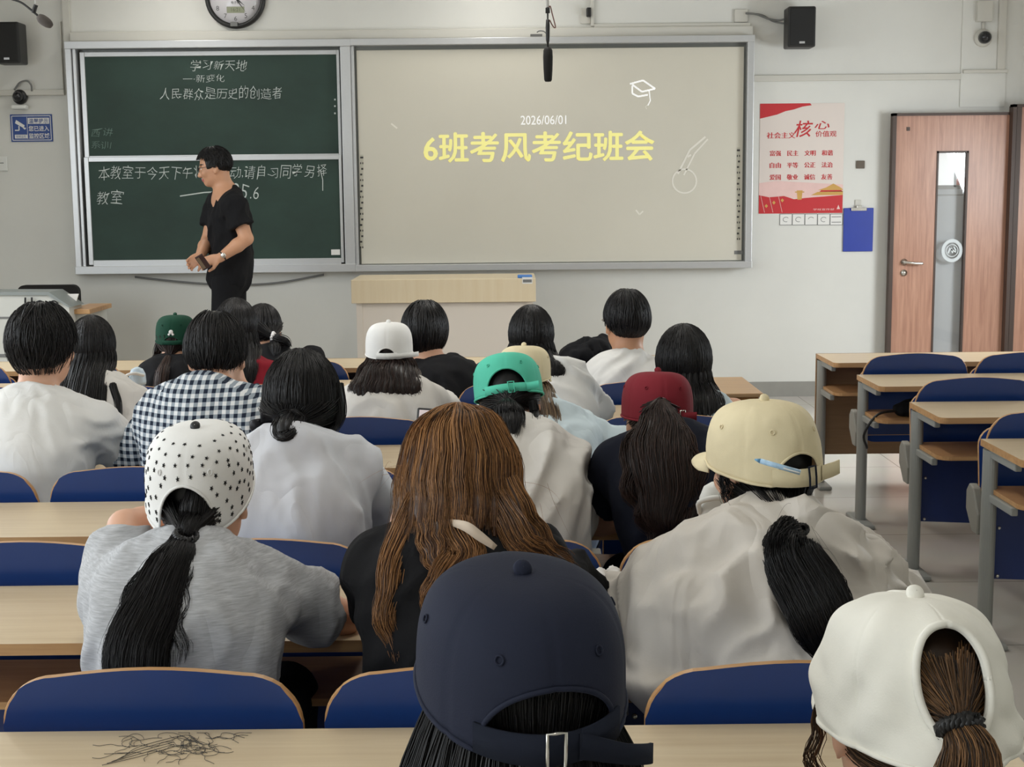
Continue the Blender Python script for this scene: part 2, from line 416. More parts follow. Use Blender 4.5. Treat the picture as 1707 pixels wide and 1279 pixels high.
wb = thing('interactive_whiteboard', 'wide beige projection whiteboard showing a class meeting title slide', 'whiteboard', (xdr, YW, BZ1))
bm = bmesh.new()
bar(bm, BX2-.05, BX2, BZ1, BZ2, D0, YW); bar(bm, xdr-.004, xdr+.02, BZ1, BZ2, D0+.02, YW)
bar(bm, xdr, BX2, BZ2-.05, BZ2, D0-.01, YW); bar(bm, xdr, BX2, BZ1, BZ1+.05, D0-.02, YW)
from_bm('frame', bm, M_ALU, wb)
box_obj('surround', xdr+.01, BX2-.04, YW-.06, YW, BZ1+.03, BZ2-.03, M_ALUD, wb)
ys_ = YW-.075
a = at(594, 84, ys_); b = at(1236, 434, ys_)
box_obj('screen', a.x, b.x, ys_, ys_+.02, b.z, a.z, M_BOARD, wb, .002)
yt = ys_-.002
sl = Sheet()
a = at(707, 246, yt); b = at(1090, 246, yt); z1 = at(707, 222, yt).z; z0 = at(707, 271, yt).z
for dx, dz in ((-.005, 0), (.005, 0), (0, -.004), (0, .004)): sl.text('6班考风考纪班会', .2, a.x+dx, z0+dz, yt-.0002*(dx > 0)-.0004*(dz > 0), 0, width=b.x-a.x, height=z1-z0)
SM = [M_YELLOW, M_PWHITE, M_PFAINT]; sl.build('slide_title', SM, wb); sl = Sheet()
a = at(868, 200, yt); b = at(944, 200, yt); z1 = at(868, 193, yt).z; z0 = at(868, 208, yt).z
sl.text('2026/06/01', .2, a.x, z0, yt, 1, width=b.x-a.x, height=z1-z0)
sl.build('slide_date', SM, wb); sl = Sheet()
def stroke(pts, w, mi): sl.line([(at(x, y, yt).x, at(x, y, yt).z) for x, y in pts], w, yt, mi)
stroke([(1050, 140), (1072, 134), (1092, 148), (1070, 153), (1054, 141)], .012, 1)
stroke([(1054, 143), (1054, 156), (1064, 161), (1080, 158)], .012, 1); stroke([(1082, 150), (1084, 168), (1080, 176)], .008, 1)
stroke([(1080, 174), (1076, 178), (1078, 182)], .006, 2)
sl.build('drawn_graduation_cap', SM, wb); sl = Sheet()
g = [(1141+20*math.cos(t), 302+20*math.sin(t)) for t in np.linspace(0, 6.3, 24)]
stroke(g, .012, 2); stroke([(1130, 290), (1150, 250), (1176, 228)], .014, 2); stroke([(1140, 292), (1158, 256), (1180, 232)], .012, 2)
stroke([(1146, 262), (1152, 258)], .014, 2); sl.build('drawn_guitar', SM, wb); sl = Sheet(); stroke([(1060, 350), (1066, 358), (1072, 352)], .012, 2); sl.build('drawn_tick', SM, wb); sl = Sheet(); stroke([(652, 206), (662, 214)], .012, 2); sl.build('drawn_tick', SM, wb)
for px, py0, py1, nm in ((603, 258, 414, 'left'), (1231, 246, 400, 'right')):
    ic = Sheet(); pa, pb = at(px, py0, yt), at(px, py1, yt); n = 50
    for i in range(n):
        u0, u1 = i/n, (i+1)/n; x0, z0, x1, z1 = pa.x+(pb.x-pa.x)*u0, pa.z+(pb.z-pa.z)*u0, pa.x+(pb.x-pa.x)*u1, pa.z+(pb.z-pa.z)*u1
        for k in range(3): ic.poly([(x0-.012+.008*k, z0), (x0-.004+.008*k, z0), (x1-.004+.008*k, z1), (x1-.012+.008*k, z1)], yt+.0004, 1 if (i % 3 == 1 and (k+i//3) % 3 != 2) or i == 1 else 0)
    o = ic.build('tool_icon_strip', [mat('icon_tile', rgb(188, 184, 168), .5), M_DARKINK], wb)
    bm = bmesh.new(); bm.from_mesh(o.data); bmesh.ops.remove_doubles(bm, verts=bm.verts, dist=1e-5); bm.to_mesh(o.data); bm.free()
p = at(1224, 418, yt); q = at(1238, 424, yt); lg = Sheet(); lg.poly([(p.x, p.z), (q.x, p.z), (q.x, q.z), (p.x, q.z)], yt); lg.build('corner_mark', M_GREYINK, wb)
# tray above the boards
a = wp(122, 64); b = wp(1251, 52)
tr = box_obj('cable_trunking', BX1+.02, BX2, YW-.06, YW-.001, BZ2+.004, BZ2+.075, M_CREAMP, None, .008)
tag(tr, 'long cream cable trunking running along the top of both boards', 'trunking')

# ------------------------------------------------------------------ on the front wall
def wall_box(name, px0, py0, px1, py1, d, m, label=None, cat=None, bev=.004, parent=None, group=None):
    x0, z1 = wp(px0, py0); x1, z0 = wp(px1, py1)
    o = box_obj(name, x0, x1, YW-d, YW-.0005, z0, z1, m, parent, bev)
    if cat: tag(o, label, cat, group)
    return o
wall_box('cable_trunking', -60, 151, 109, 159, .03, M_CREAMP, 'horizontal cream trunking above the left dome camera', 'trunking')
wall_box('cable_trunking', 101, 36, 108, 151, .03, M_CREAMP, 'short vertical cream trunking left of the blackboard', 'trunking')
wall_box('cable_trunking', 1256, 126, 1600, 133, .025, M_CREAMP, 'thin horizontal trunking between the right speaker and the red poster', 'trunking')
wall_box('cable_trunking', 1604, 117, 1678, 122, .035, M_CREAMP, 'short trunking piece under the right dome camera', 'trunking')
wall_box('cable_trunking', 1667, -80, 1673, 117, .03, M_CREAMP, 'vertical trunking rising at the right of the right dome camera', 'trunking')
wall_box('cable_trunking', 984, -80, 990, 44, .03, M_CREAMP, 'vertical trunking beside the black plug above the whiteboard', 'trunking')
wall_box('cable_trunking', 990, 41, 1250, 48, .03, M_CREAMP, 'thin trunking running from the plug to the socket plate above the whiteboard', 'trunking')
# clock
cx, cz = wp(393, -3); R = (wp(443, 0)[0]-wp(343, 0)[0])/2
ck = thing('wall_clock', 'round black rimmed wall clock above the blackboard, cut by the picture top', 'clock', (cx, YW, cz))
bm = bmesh.new(); bm_lathe(bm, [(R-.035, -.028), (R-.03, -.045), (R-.012, -.05), (R, -.035), (R, 0), (R-.04, 0), (R-.035, -.028)], (cx, YW, cz), 'Y', 48); from_bm('rim', bm, M_BLACK, ck)
bm = bmesh.new(); bm_lathe(bm, [(.001, -.03), (R-.03, -.03), (R-.03, -.005), (.001, -.005)], (cx, YW, cz), 'Y', 48); from_bm('dial', bm, mat('clock_dial', rgb(222, 219, 222), .3, coat=.5), ck)
s = Sheet()
for i in range(1, 13):
    a = PI/2-i*PI/6; r = R*.68; s.text(str(i), .05, cx+r*math.cos(a), cz+r*math.sin(a), YW-.031, 0, center=True, thin=-.0005)
s.build('numerals', [M_DARKINK], ck); s = Sheet(); lx, lz = wp(394, 17); s.poly([(lx-.066, lz+.022), (lx+.066, lz+.022), (lx+.066, lz-.024), (lx-.066, lz-.024)], YW-.0312, 1)
s.text('16:21', .036, lx, lz, YW-.0318, 2, center=True)
s.build('digital_display', [M_DARKINK, mat('lcd_green', rgb(142, 146, 120), .4), mat('lcd_digits', rgb(96, 100, 78), .5)], ck); s = Sheet(); s.text('电子钟', .022, lx, lz+.052, YW-.0318, 0, center=True); s.build('dial_lettering', M_DARKINK, ck)
s = Sheet()
def hand(a, L, w): s.poly([(cx+w*math.sin(a), cz-w*math.cos(a)), (cx+L*math.cos(a), cz+L*math.sin(a)), (cx-w*math.sin(a), cz+w*math.cos(a)), (cx-.03*math.cos(a), cz-.03*math.sin(a))], YW-.034)
hand(math.radians(-40), R*.44, .007); hand(math.radians(-54), R*.62, .005); s.build('clock_hands', M_BLACK, ck)
wall_box('maker_plate', 386, 38, 398, 45, .052, M_GREYINK, parent=ck, bev=.002)
# dome of bullet cameras
def dome_camera(px, py, r_px, label, dark, mount=M_CREAMP):
    x, z = wp(px, py); r = wp(px+r_px, py)[0]-x
    t = thing('security_camera', label, 'security camera', (x, YW, z))
    bm = bmesh.new(); bm_lathe(bm, [(r*1.3, -.001), (r*1.35, -.03), (r*1.1, -.05), (r*.4, -.055)], (x, YW, z), 'Y', 24); from_bm('mount', bm, mount, t)
    bm = bmesh.new(); bm_lathe(bm, [(r*.95, -.045), (r*.93, -.08), (r*.7, -.105), (r*.3, -.12), (.002, -.122)], (x, YW, z), 'Y', 24); from_bm('lens_dome', bm, dark, t)
    return t
M_DOME = mat('black_gloss_dome', rgb(34, 34, 36), .12)
dc = dome_camera(1637, 64, 11, 'round white dome camera high on the wall above the door', M_DOME)
x, z = wp(1637, 64)
wb2 = wall_box('junction_box', 1626, 3, 1650, 37, .06, M_CREAMP, 'cream junction box above the right dome camera', 'junction box')
bm = bmesh.new(); bm_cyl(bm, (x, YW-.02, z+.06), (x, YW-.02, z+.13), .012, seg=10); from_bm('stem', bm, M_CREAMP, dc)
dl = dome_camera(35, 162, 9, 'dark small camera on the left wall end above the blue sign', M_DOME, M_BLACK)
x, z = wp(35, 166); bm = bmesh.new(); bm_box(bm, x-.05, x+.06, YW-.09, YW-.01, z-.075, z-.045, .01); from_bm('bracket', bm, M_WHITEP, dl)
bm = bmesh.new(); bm_tube(bm, [at(24, 150, YW-.03), at(33, 138, YW-.04), at(45, 135, YW-.04), at(52, 142, YW-.04), at(53, 152, YW-.03)], .007); from_bm('camera_cable', bm, M_GREYINK, dl)
# speakers
def speaker(px0, py0, px1, py1, label):
    d = .2; a = at(px0, py0, YW-.28); b = at(px1, py1, YW-.28)
    t = thing('wall_speaker', label, 'speaker', ((a.x+b.x)/2, YW-.18, b.z))
    box_obj('cabinet', a.x, b.x, YW-.27, YW-.09, b.z, a.z, M_BLACK, t, .012)
    box_obj('grille', a.x+.012, b.x-.012, YW-.28, YW-.268, b.z+.012, a.z-.012, mat('speaker_grille', rgb(30, 30, 30), .8, bump=.4, bscale=900), t, .006)
    s = Sheet(); c = (a.x+b.x)/2; s.poly([(c-.02, b.z+.04), (c+.02, b.z+.04), (c+.02, b.z+.025), (c-.02, b.z+.025)], YW-.2812); s.build('badge', M_ALU, t)
    bm = bmesh.new(); bm_box(bm, c-.03, c+.03, YW-.1, YW, (a.z+b.z)/2-.05, (a.z+b.z)/2+.05, .005); from_bm('wall_bracket', bm, M_BLACK, t)
speaker(1315, 10, 1360, 78, 'black box speaker on the wall above the red poster')
speaker(-14, 36, 33, 105, 'black box speaker at the left picture edge near the hanging microphone')
so = wall_box('socket_plate', 1224, 16, 1246, 37, .02, M_CREAMP, 'cream socket plate above the right end of the whiteboard', 'socket')
bm = bmesh.new(); bm_tube(bm, [at(1243, 22, YW-.03), at(1262, 24, YW-.03), at(1280, 31, YW-.04), at(1298, 34, YW-.05), at(1316, 29, YW-.1)], .008)
bm_tube(bm, [at(1243, 22, YW-.02), at(1270, 25, YW-.02), at(1290, 36, YW-.03), at(1316, 40, YW-.1)], .007)
c = from_bm('speaker_cable', bm, M_GREYINK, None, origin=at(1280, 30, YW)); tag(c, 'pair of grey cables sagging from socket plate to the right speaker', 'cable')
pk = wall_box('socket_plate', 968, 14, 984, 40, .015, M_CREAMP, 'small socket plate with the black plug above the whiteboard', 'socket')
pl = wall_box('power_plug', 977, 14, 985, 29, .06, M_BLACK, 'black plug in the small socket above the whiteboard', 'plug', .008)
sw = wall_box('light_switch', -12, 261, 14, 285, .015, M_WHITEP, 'white wall switch plate at the left picture edge below the blue sign', 'switch')
s = Sheet(); x, z = wp(3, 272); s.line([(x-.03, z), (x+.02, z)], .006, YW-.0165); s.build('rocker_mark', M_GREYINK, sw)
# blue sign
x0, z1 = wp(17, 191); x1, z0 = wp(89, 236)
sg = thing('surveillance_sign', 'blue sign warning of video monitoring on the left of the wall', 'sign', (x0, YW, z0))
box_obj('plate', x0, x1, YW-.006, YW-.0005, z0, z1, M_SIGNB, sg)
s = Sheet(); y = YW-.0068; w = x1-x0; h = z1-z0
s.line([(x0+.012, z0+.012), (x1-.012, z0+.012), (x1-.012, z1-.012), (x0+.012, z1-.012), (x0+.012, z0+.012)], .005, y, 0)
s.poly([(x0+w*.42, z1-h*.13), (x1-w*.07, z1-h*.13), (x1-w*.07, z1-h*.35), (x0+w*.42, z1-h*.35)], y, 0)
s.text('温馨提示', .1, x0+w*.445, z1-h*.335, y-.0006, 1, width=w*.46, height=h*.18, thin=.0012)
s.text('您已进入', .1, x0+w*.43, z1-h*.62, y, 0, width=w*.49, height=h*.2, thin=.0014)
s.text('监控区域', .1, x0+w*.43, z1-h*.89, y, 0, width=w*.49, height=h*.2, thin=.0014)
def q(u, v): return (x0+w*u, z1-h*v)
s.poly([q(.14, .2), q(.34, .4), q(.31, .5), q(.11, .32)], y, 0); s.poly([q(.3, .46), q(.37, .5), q(.34, .56), q(.29, .5)], y, 0)
s.line([q(.2, .42), q(.2, .58), q(.1, .58)], .008, y, 0); s.poly([q(.09, .74), q(.39, .74), q(.39, .88), q(.09, .88)], y, 0)
s.text('视频监控', .1, x0+w*.12, z1-h*.86, y-.0006, 1, width=w*.24, height=h*.1)
s.line([q(.4, .1), q(.4, .9)], .003, y, 0)
s.build('sign_lettering', [M_PAPER, M_SIGNB], sg)
# poster
x0, z1 = wp(1267, 173); x1, z0 = wp(1404, 355); w = x1-x0; h = z1-z0
po = thing('values_poster', 'red and white propaganda poster of core values beside the whiteboard', 'poster', (x0, YW, z0))
box_obj('poster_sheet', x0, x1, YW-.004, YW-.0005, z0, z1, mat('poster_paper', rgb(226, 214, 206), .45), po)
s = Sheet(); y = YW-.0045
def q(u, v): return (x0+w*u, z1-h*v)
s.poly([q(0, 0), q(.59, 0), q(.61, .018), q(.5, .03), q(.4, .055), q(.3, .07), q(.2, .1), q(0, .135)], y, 0)
s.poly([q(0, .72), q(.2, .70), q(.6, .72), q(1, .74), q(1, .86), q(0, .86)], y, 2)
s.poly([q(0, .83), q(.12, .85), q(.3, .84), q(.42, .87), q(.55, .86), q(1, .835), q(1, 1), q(0, 1)], y-.0004, 0)
for dd in (-.0018, .0018): s.text('社会主义', .1, q(.085, .315)[0]+dd, q(.085, .315)[1], y-.0005-dd*.05, 0, width=w*.335, height=h*.055)
s.text('价值观', .1, *q(.66, .305), y-.0005, 0, width=w*.25, height=h*.055, thin=.001)
s.text('核', .1, *q(.41, .305), y-.0005, 0, width=w*.22, height=h*.15, thin=.001, slant=.2)
s.text('心', .1, *q(.645, .235), y-.0005, 0, width=w*.18, height=h*.075, thin=.001, slant=.2)
for r, row in enumerate((('富强', '民主', '文明', '和谐'), ('自由', '平等', '公正', '法治'), ('爱国', '敬业', '诚信', '友善'))):
    for c, wd_ in enumerate(row):
        for dd in (-.0018, .0018): s.text(wd_, .1, q(.125+.205*c, .475+.109*r)[0]+dd, q(.125+.205*c, .475+.109*r)[1], y-.0005-dd*.05, 0, width=w*.13, height=h*.05)
# gate with two eaves, column and lights printed at the foot of the sheet
s.poly([q(.58, .86), q(1, .84), q(1, .9), q(.52, .9)], y-.0006, 0)
s.poly([q(.62, .835), q(.7, .805), q(1, .80), q(1, .835)], y-.0007, 3); s.poly([q(.7, .79), q(.8, .765), q(.97, .765), q(1, .785), q(1, .79)], y-.0007, 3)
s.poly([q(.8, .765), q(.885, .73), q(.97, .765)], y-.0007, 3); s.poly([q(.72, .805), q(.74, .79), q(.98, .79), q(1, .805)], y-.0007, 0)
s.poly([q(.45, .79), q(.52, .79), q(.51, .875), q(.46, .875)], y-.0007, 3); s.poly([q(.43, .8), q(.54, .8), q(.54, .81), q(.43, .81)], y-.0008, 3)
for u, v in ((.09, .93), (.18, .9), (.28, .88)): s.poly([q(u-.02, v), q(u, v-.018), q(u+.02, v), q(u, v+.018)], y-.0009, 3)
for u in (.02, .12, .23): s.line([q(u, .83), q(u+.05, .99)], .003, y-.0009, 2)
s.text('学校宣传部', .1, *q(.65, .975), y-.0009, 2, width=w*.25, height=h*.018); s.poly([q(.93, .965), q(.95, .925), q(.97, .965)], y-.0009, 2)
s.build('poster_print', [M_RED, M_RED, M_PINK, M_GOLD], po)
# stickers under the poster
names = ['leftmost', 'second', 'middle', 'fourth', 'rightmost']
for i in range(5):
    a = 1300+21*i; sx0, sz1 = wp(a, 357); sx1, sz0 = wp(a+20, 375)
    o = thing('paper_notice', '%s of five small white notices pinned in a row under the red poster' % names[i], 'notice', (sx0, YW, sz0), 'small notices under the poster')
    box_obj('sheet', sx0, sx1, YW-.003, YW-.0005, sz0, sz1, M_PAPER, o)
    s = Sheet(); y = YW-.0036; s.line([(sx0, sz0), (sx1, sz0), (sx1, sz1), (sx0, sz1), (sx0, sz0)], .004, y)
    mx, mz = (sx0+sx1)/2, (sz0+sz1)/2
    if i < 4: s.line([(mx+.022*math.cos(t), mz+.018*math.sin(t)) for t in np.linspace(.6, 5.2 if i != 2 else 3, 12)], .004, y)
    else: s.line([(sx0+.01, mz+.02), (sx1-.01, mz+.02)], .005, y); s.line([(sx0+.01, mz-.02), (sx1-.01, mz-.02)], .005, y)
    s.build('printed_mark', M_GREYINK, o)
# clipboard, hook, brown plate
x0, z1 = wp(1406, 347); x1, z0 = wp(1454, 419)
cb = thing('clipboard', 'blue clipboard hanging on the wall between poster and door', 'clipboard', (x0, YW, z0))
box_obj('board', x0, x1, YW-.014, YW-.003, z0, z1, M_CLIPB, cb, .004)
c = (x0+x1)/2; bm = bmesh.new(); bm_box(bm, c-.06, c+.06, YW-.026, YW-.013, z1-.022, z1+.004, .004); bm_box(bm, c-.02, c+.02, YW-.03, YW-.013, z1-.005, z1+.022, .004); from_bm('clip', bm, M_CHROME, cb)
hk = wall_box('adhesive_hook', 1425, 333, 1435, 345, .01, M_CREAMP, 'clear adhesive wall hook above the blue clipboard', 'hook')
bp = wall_box('door_plate', 1427, 268, 1441, 281, .012, mat('bronze_plate', rgb(92, 80, 66), .4), 'small square brown plate on the wall above the clipboard', 'plate')

# door
def door(n, px0, px1, pyt, y0, window, label):
    a = at(px0, pyt, y0); b = at(px1, pyt, y0); x0, x1, zt = a.x, b.x, a.z
    d = bpy.data.objects.new(n, None); COL.objects.link(d); d.location = (x0, y0, 0); d['kind'] = 'structure'
    bm = bmesh.new(); f = .028
    bm_box(bm, x0, x0+f, y0-.02, y0+.05, 0, zt); bm_box(bm, x0, x1, y0-.02, y0+.05, zt-.02, zt); bm_box(bm, x1-.012, x1+.012, y0-.02, y0+.05, 0, zt)
    from_bm('door_frame', bm, M_DFRAME, d)
    lx0, lx1 = x0+f, x1-.012
    bm = bmesh.new()
    if window:
        wa = at(1562, 252, y0); wb_ = at(1615, 252, y0); wx0, wx1, wzt = wa.x, wb_.x, wa.z; wz0 = .18
        bm_box(bm, lx0, wx0, y0, y0+.04, .01, zt-.02); bm_box(bm, wx1, lx1, y0, y0+.04, .01, zt-.02)
        bm_box(bm, wx0, wx1, y0, y0+.04, wzt, zt-.02); bm_box(bm, wx0, wx1, y0, y0+.04, .01, wz0)
    else: bm_box(bm, lx0, lx1, y0, y0+.04, .01, zt-.02)
    leaf = from_bm('door_leaf', bm, M_DOOR, d)
    if window:
        bm = bmesh.new(); g = .014
        bm_box(bm, wx0, wx0+g, y0-.006, y0+.04, wz0, wzt); bm_box(bm, wx1-g, wx1, y0-.006, y0+.04, wz0, wzt)
        bm_box(bm, wx0, wx1, y0-.006, y0+.04, wzt-g, wzt); bm_box(bm, wx0, wx1, y0-.006, y0+.04, wz0, wz0+g)
        from_bm('glazing_bead', bm, M_DFRAME, d)
        # bright corridor seen through the pane: a pale wall, its dado and a window beyond
        gl = box_obj('pane', wx0+g, wx1-g, y0+.014, y0+.02, wz0+g, wzt-g, M_PANE, d)
        s = Sheet(); ce = at(1588, 418, y0); yy = y0+.0125
        s.line([(ce.x+.068*math.cos(t), ce.z+.075*math.sin(t)) for t in np.linspace(0, 2*PI, 40)], .026, yy)
        s.line([(ce.x+.045*math.cos(t), ce.z+.045*math.sin(t)) for t in np.linspace(0, 2*PI, 30)], .006, yy)
        s.line([(ce.x-.03, ce.z-.02), (ce.x-.01, ce.z+.03), (ce.x+.005, ce.z-.02)], .012, yy); s.line([(ce.x-.01, ce.z+.01), (ce.x+.03, ce.z-.012)], .01, yy); s.line([(ce.x+.012, ce.z+.03), (ce.x+.03, ce.z)], .01, yy)
        s.build('frosted_crest', mat('frosted_white', rgb(225, 232, 234), .6), d)
        hx, hz = at(1507, 437, y0).x, at(1507, 437, y0).z
        bm = bmesh.new(); bm_lathe(bm, [(.026, 0), (.026, -.008), (.012, -.012), (.011, -.05), (.002, -.05)], (hx, y0, hz), 'Y', 20)
        bm_tube(bm, [(hx, y0-.045, hz), (hx+.03, y0-.05, hz-.003), (hx+.075, y0-.05, hz-.008), (hx+.13, y0-.048, hz-.01)], .011, 10)
        from_bm('door_handle', bm, M_CHROME, d)
        bm = bmesh.new(); hz2 = at(1507, 455, y0).z; bm_lathe(bm, [(.025, 0), (.025, -.01), (.014, -.012), (.013, -.016), (.002, -.016)], (hx, y0, hz2), 'Y', 20); from_bm('lock_cylinder', bm, M_CHROME, d)
        p = at(1514, 215, y0); bm = bmesh.new(); bm_box(bm, p.x-.012, p.x+.012, y0-.004, y0+.001, p.z-.014, p.z+.014); from_bm('door_tag', bm, M_DFRAME, d)
    return x0, x1, zt
DX0, DX1, DZ = door('door_1', 1488, 1687, 189, YW-.1, True, None)
door('door_2', 1688, 1900, 174, YW-.16, False, None)
struct('trim_3', DX1+.014, DX1+.05, YW-.17, YW, 0, at(1690, 175, YW-.17).z, M_DFRAME)
# white tiled recess and bright fanlight behind the glass
x0 = at(1552, 300, YW-.05).x; x1 = at(1630, 300, YW-.05).x
zz = at(1590, 312, YW-.05).z
s = Sheet(); s.poly([(x0, .05), (x1, .05), (x1, .32), (x0, .32)], YW-.004, 1); s.poly([(x0, .32), (x1, .32), (x1, zz), (x0, zz)], YW-.004, 0)
s.poly([(x0, zz), (x1, zz), (x1, DZ-.1), (x0, DZ-.1)], YW-.004, 2); s.line([(x0, zz), (x1, zz)], .03, YW-.006, 1); s.line([(x0, zz-.06), (x1, zz-.06)], .008, YW-.006, 1)
m = (x0+x1)/2; s.line([(m+.02, zz), (m+.02, DZ-.1)], .02, YW-.006, 0); s.poly([(m+.03, zz+.015), (m+.11, zz+.015), (m+.11, zz+.08), (m+.03, zz+.06)], YW-.006, 3)
o = s.build('trim_4', [mat('corridor_wall', rgb(205, 208, 210), .5), M_SKIRT, emis('daylit_corridor_window', rgb(240, 244, 246), .55), mat('brick_red_outside', rgb(214, 150, 138), .6)]); o['kind'] = 'structure'
# ------------------------------------------------------------------ desks and chairs
YA, SP, DEP, HD = 7.5004, 0.88, 0.419, 0.7126
ROW = {k: YA-SP*i for i, k in enumerate('ABCDEFGH')}
def bankx(Y): return .207+.029*(Y-2.22)             # centre of the seat gap that runs down the middle bank
SW = .54
NICE = {'A': 'front', 'B': 'second', 'C': 'third', 'D': 'fourth', 'E': 'fifth', 'F': 'sixth', 'G': 'nearest', 'H': 'rear'}
def rounded(x0, x1, y0, y1, r, corners, n=6):
    """polygon of a rectangle with chosen rounded corners (sw, se, ne, nw)"""
    out = []
    for key, cx, cy, a0 in (('sw', x0+r, y0+r, PI), ('se', x1-r, y0+r, 1.5*PI), ('ne', x1-r, y1-r, 0), ('nw', x0+r, y1-r, .5*PI)):
        if key in corners: out += [(cx+r*math.cos(a0+PI/2*i/n), cy+r*math.sin(a0+PI/2*i/n)) for i in range(n+1)]
        else: out.append({'sw': (x0, y0), 'se': (x1, y0), 'ne': (x1, y1), 'nw': (x0, y1)}[key])
    return out
def desk(Y, x0, x1, posts, label, group, panel=None, front_panel=False, dep=DEP, shelf=.36):
    t = thing('desk', label, 'desk', ((x0+x1)/2, Y-dep/2, 0), group)
    bm = bmesh.new(); bm_prism(bm, rounded(x0, x1, Y-dep, Y, .03, ('sw', 'se')), 'Z', HD-.024, HD, 0, 1)
    from_bm('tabletop', bm, [M_TABLE, M_EDGE], t)
    bm = bmesh.new(); bm_prism(bm, rounded(x0+.02, x1-.02, Y-shelf, Y-.03, .05, ('sw', 'se')), 'Z', HD-.18, HD-.164, 0, 1)
    from_bm('shelf', bm, [M_SHELF, M_EDGE], t)
    for i, px in enumerate(posts):
        bm = bmesh.new()
        pts = [(px+.024*math.cos(a), Y-.05+.042*math.sin(a)) for a in np.linspace(0, 2*PI, 20, endpoint=False)]
        bm_prism(bm, pts, 'Z', .0, HD-.03)
        bm_box(bm, px-.012, px+.012, Y-.32, Y-.06, HD-.055, HD-.026, .004); bm_box(bm, px-.012, px+.012, Y-.3, Y-.06, HD-.21, HD-.182, .004)
        bm_box(bm, px-.035, px+.035, Y-.2, Y+.1, 0, .022, .008)
        o = from_bm('leg', bm, M_POST, t)
    if panel is not None:
        bm = bmesh.new(); z1 = HD-.2; z0 = panel; n = 12
        pts = [(posts[0]+.03, z1), (posts[0]+.03, z0+.03)] + [(posts[0]+.03+(posts[-1]-posts[0]-.06)*i/n, z0+.03-.03*math.sin(PI*i/n)) for i in range(1, n)] + [(posts[-1]-.03, z0+.03), (posts[-1]-.03, z1)]
        bm_prism(bm, pts, 'Y', Y-.02, Y-.008); pn = from_bm('modesty_panel', bm, M_BLUED, t)
        for px in posts:
            for s in (-1, 1):
                for z in (.395, .22):
                    xx = px+s*.05
                    if posts[0]+.03 < xx < posts[-1]-.03 and z > z0:
                        bm = bmesh.new(); bm_lathe(bm, [(.007, 0), (.006, -.004), (.002, -.005)], (xx, Y-.02, z), 'Y', 10); from_bm('screw', bm, M_CHROME, pn)
    if front_panel:
        box_obj('front_board', x0, x1, Y, Y+.018, .16, HD, M_PANELB, t, .002)
    return t
def chair_parts():
    """one chair, its backrest plane at the origin and its gap to the left at x = 0"""
    bm = bmesh.new(); x0, x1, zt, zb, r = .018, SW-.018, .81, .40, .095
    top = []
    n = 9
    top += [(x0+r-r*math.cos(PI/2*i/n), zt-.012-r*.95+r*.95*math.sin(PI/2*i/n)) for i in range(n+1)]
    mid = [(x0+r+(x1-x0-2*r)*i/8, zt-.012+.012*math.sin(PI*i/8)) for i in range(1, 8)]
    pts = [(x0+.02, zb)] + [(x0, zb+.08)] + top + mid + [(x0+x1-a, b) for a, b in top[::-1]] + [(x1, zb+.08), (x1-.02, zb)]
    A = [bm.verts.new((p[0], .0, p[1])) for p in pts]; B = [bm.verts.new((p[0], .016, p[1])) for p in pts]
    f = bm.faces.new(A); f.material_index = 0; f = bm.faces.new(B[::-1]); f.material_index = 0
    for i in range(len(pts)):
        f = bm.faces.new((A[i], B[i], B[(i+1) % len(pts)], A[(i+1) % len(pts)])); f.material_index = 1
    bev = [e for e in bm.edges if {f.material_index for f in e.link_faces} == {0, 1}]
    r_ = bmesh.ops.bevel(bm, geom=bev, offset=.004, segments=2, profile=.5, affect='EDGES')
    for f in r_['faces']: f.material_index = 1
    for v in bm.verts: v.co.y += .10*max(0, (.81-v.co.z))/.41*.8
    return bm
CH = {}
def chair(row, xl, label, group, up, bracket_left=True):
    Y = ROW[row]+.018
    t = thing('chair', label, 'chair', (xl, Y, 0), group)
    def part(key, mk, m):
        if key not in CH:
            bm = mk(); bmesh.ops.recalc_face_normals(bm, faces=bm.faces); me = bpy.data.meshes.new(key); bm.to_mesh(me); bm.free()
            for x in m: me.materials.append(x)
            CH[key] = me
        o = bpy.data.objects.new(key.split('|')[0], CH[key]); COL.objects.link(o); o.parent = t; return o
    part('backrest', chair_parts, [M_BLUE, M_EDGE])
    def seat_down():
        bm = bmesh.new(); bm_prism(bm, rounded(.03, SW-.03, .10, .49, .07, ('ne', 'nw', 'sw', 'se')), 'Z', .42, .436, 0, 1); return bm
    def seat_up():
        bm = bmesh.new(); v = bm_prism(bm, rounded(.04, SW-.04, .36, .72, .07, ('ne', 'nw', 'sw', 'se')), 'Y', .14, .156, 0, 1)
        for q in v: q.co.y += .06*(.76-q.co.z)/.38*-1+.05
        return bm
    part('seat|up' if up else 'seat|down', seat_up if up else seat_down, [M_BLUE, M_EDGE])
    def br():
        bm = bmesh.new()
        pts = [(.0, .43), (.06, .52), (.10, .53), (.13, .50), (.13, .43), (.06, .36), (.0, .36)]
        bm_prism(bm, [(a, b) for a, b in pts], 'X', -.016, .015)
        es = list(bm.edges); bmesh.ops.bevel(bm, geom=es, offset=.006, segments=2, profile=.5, affect='EDGES'); return bm
    b = part('seat_bracket', br, [M_BRACK])
    return t
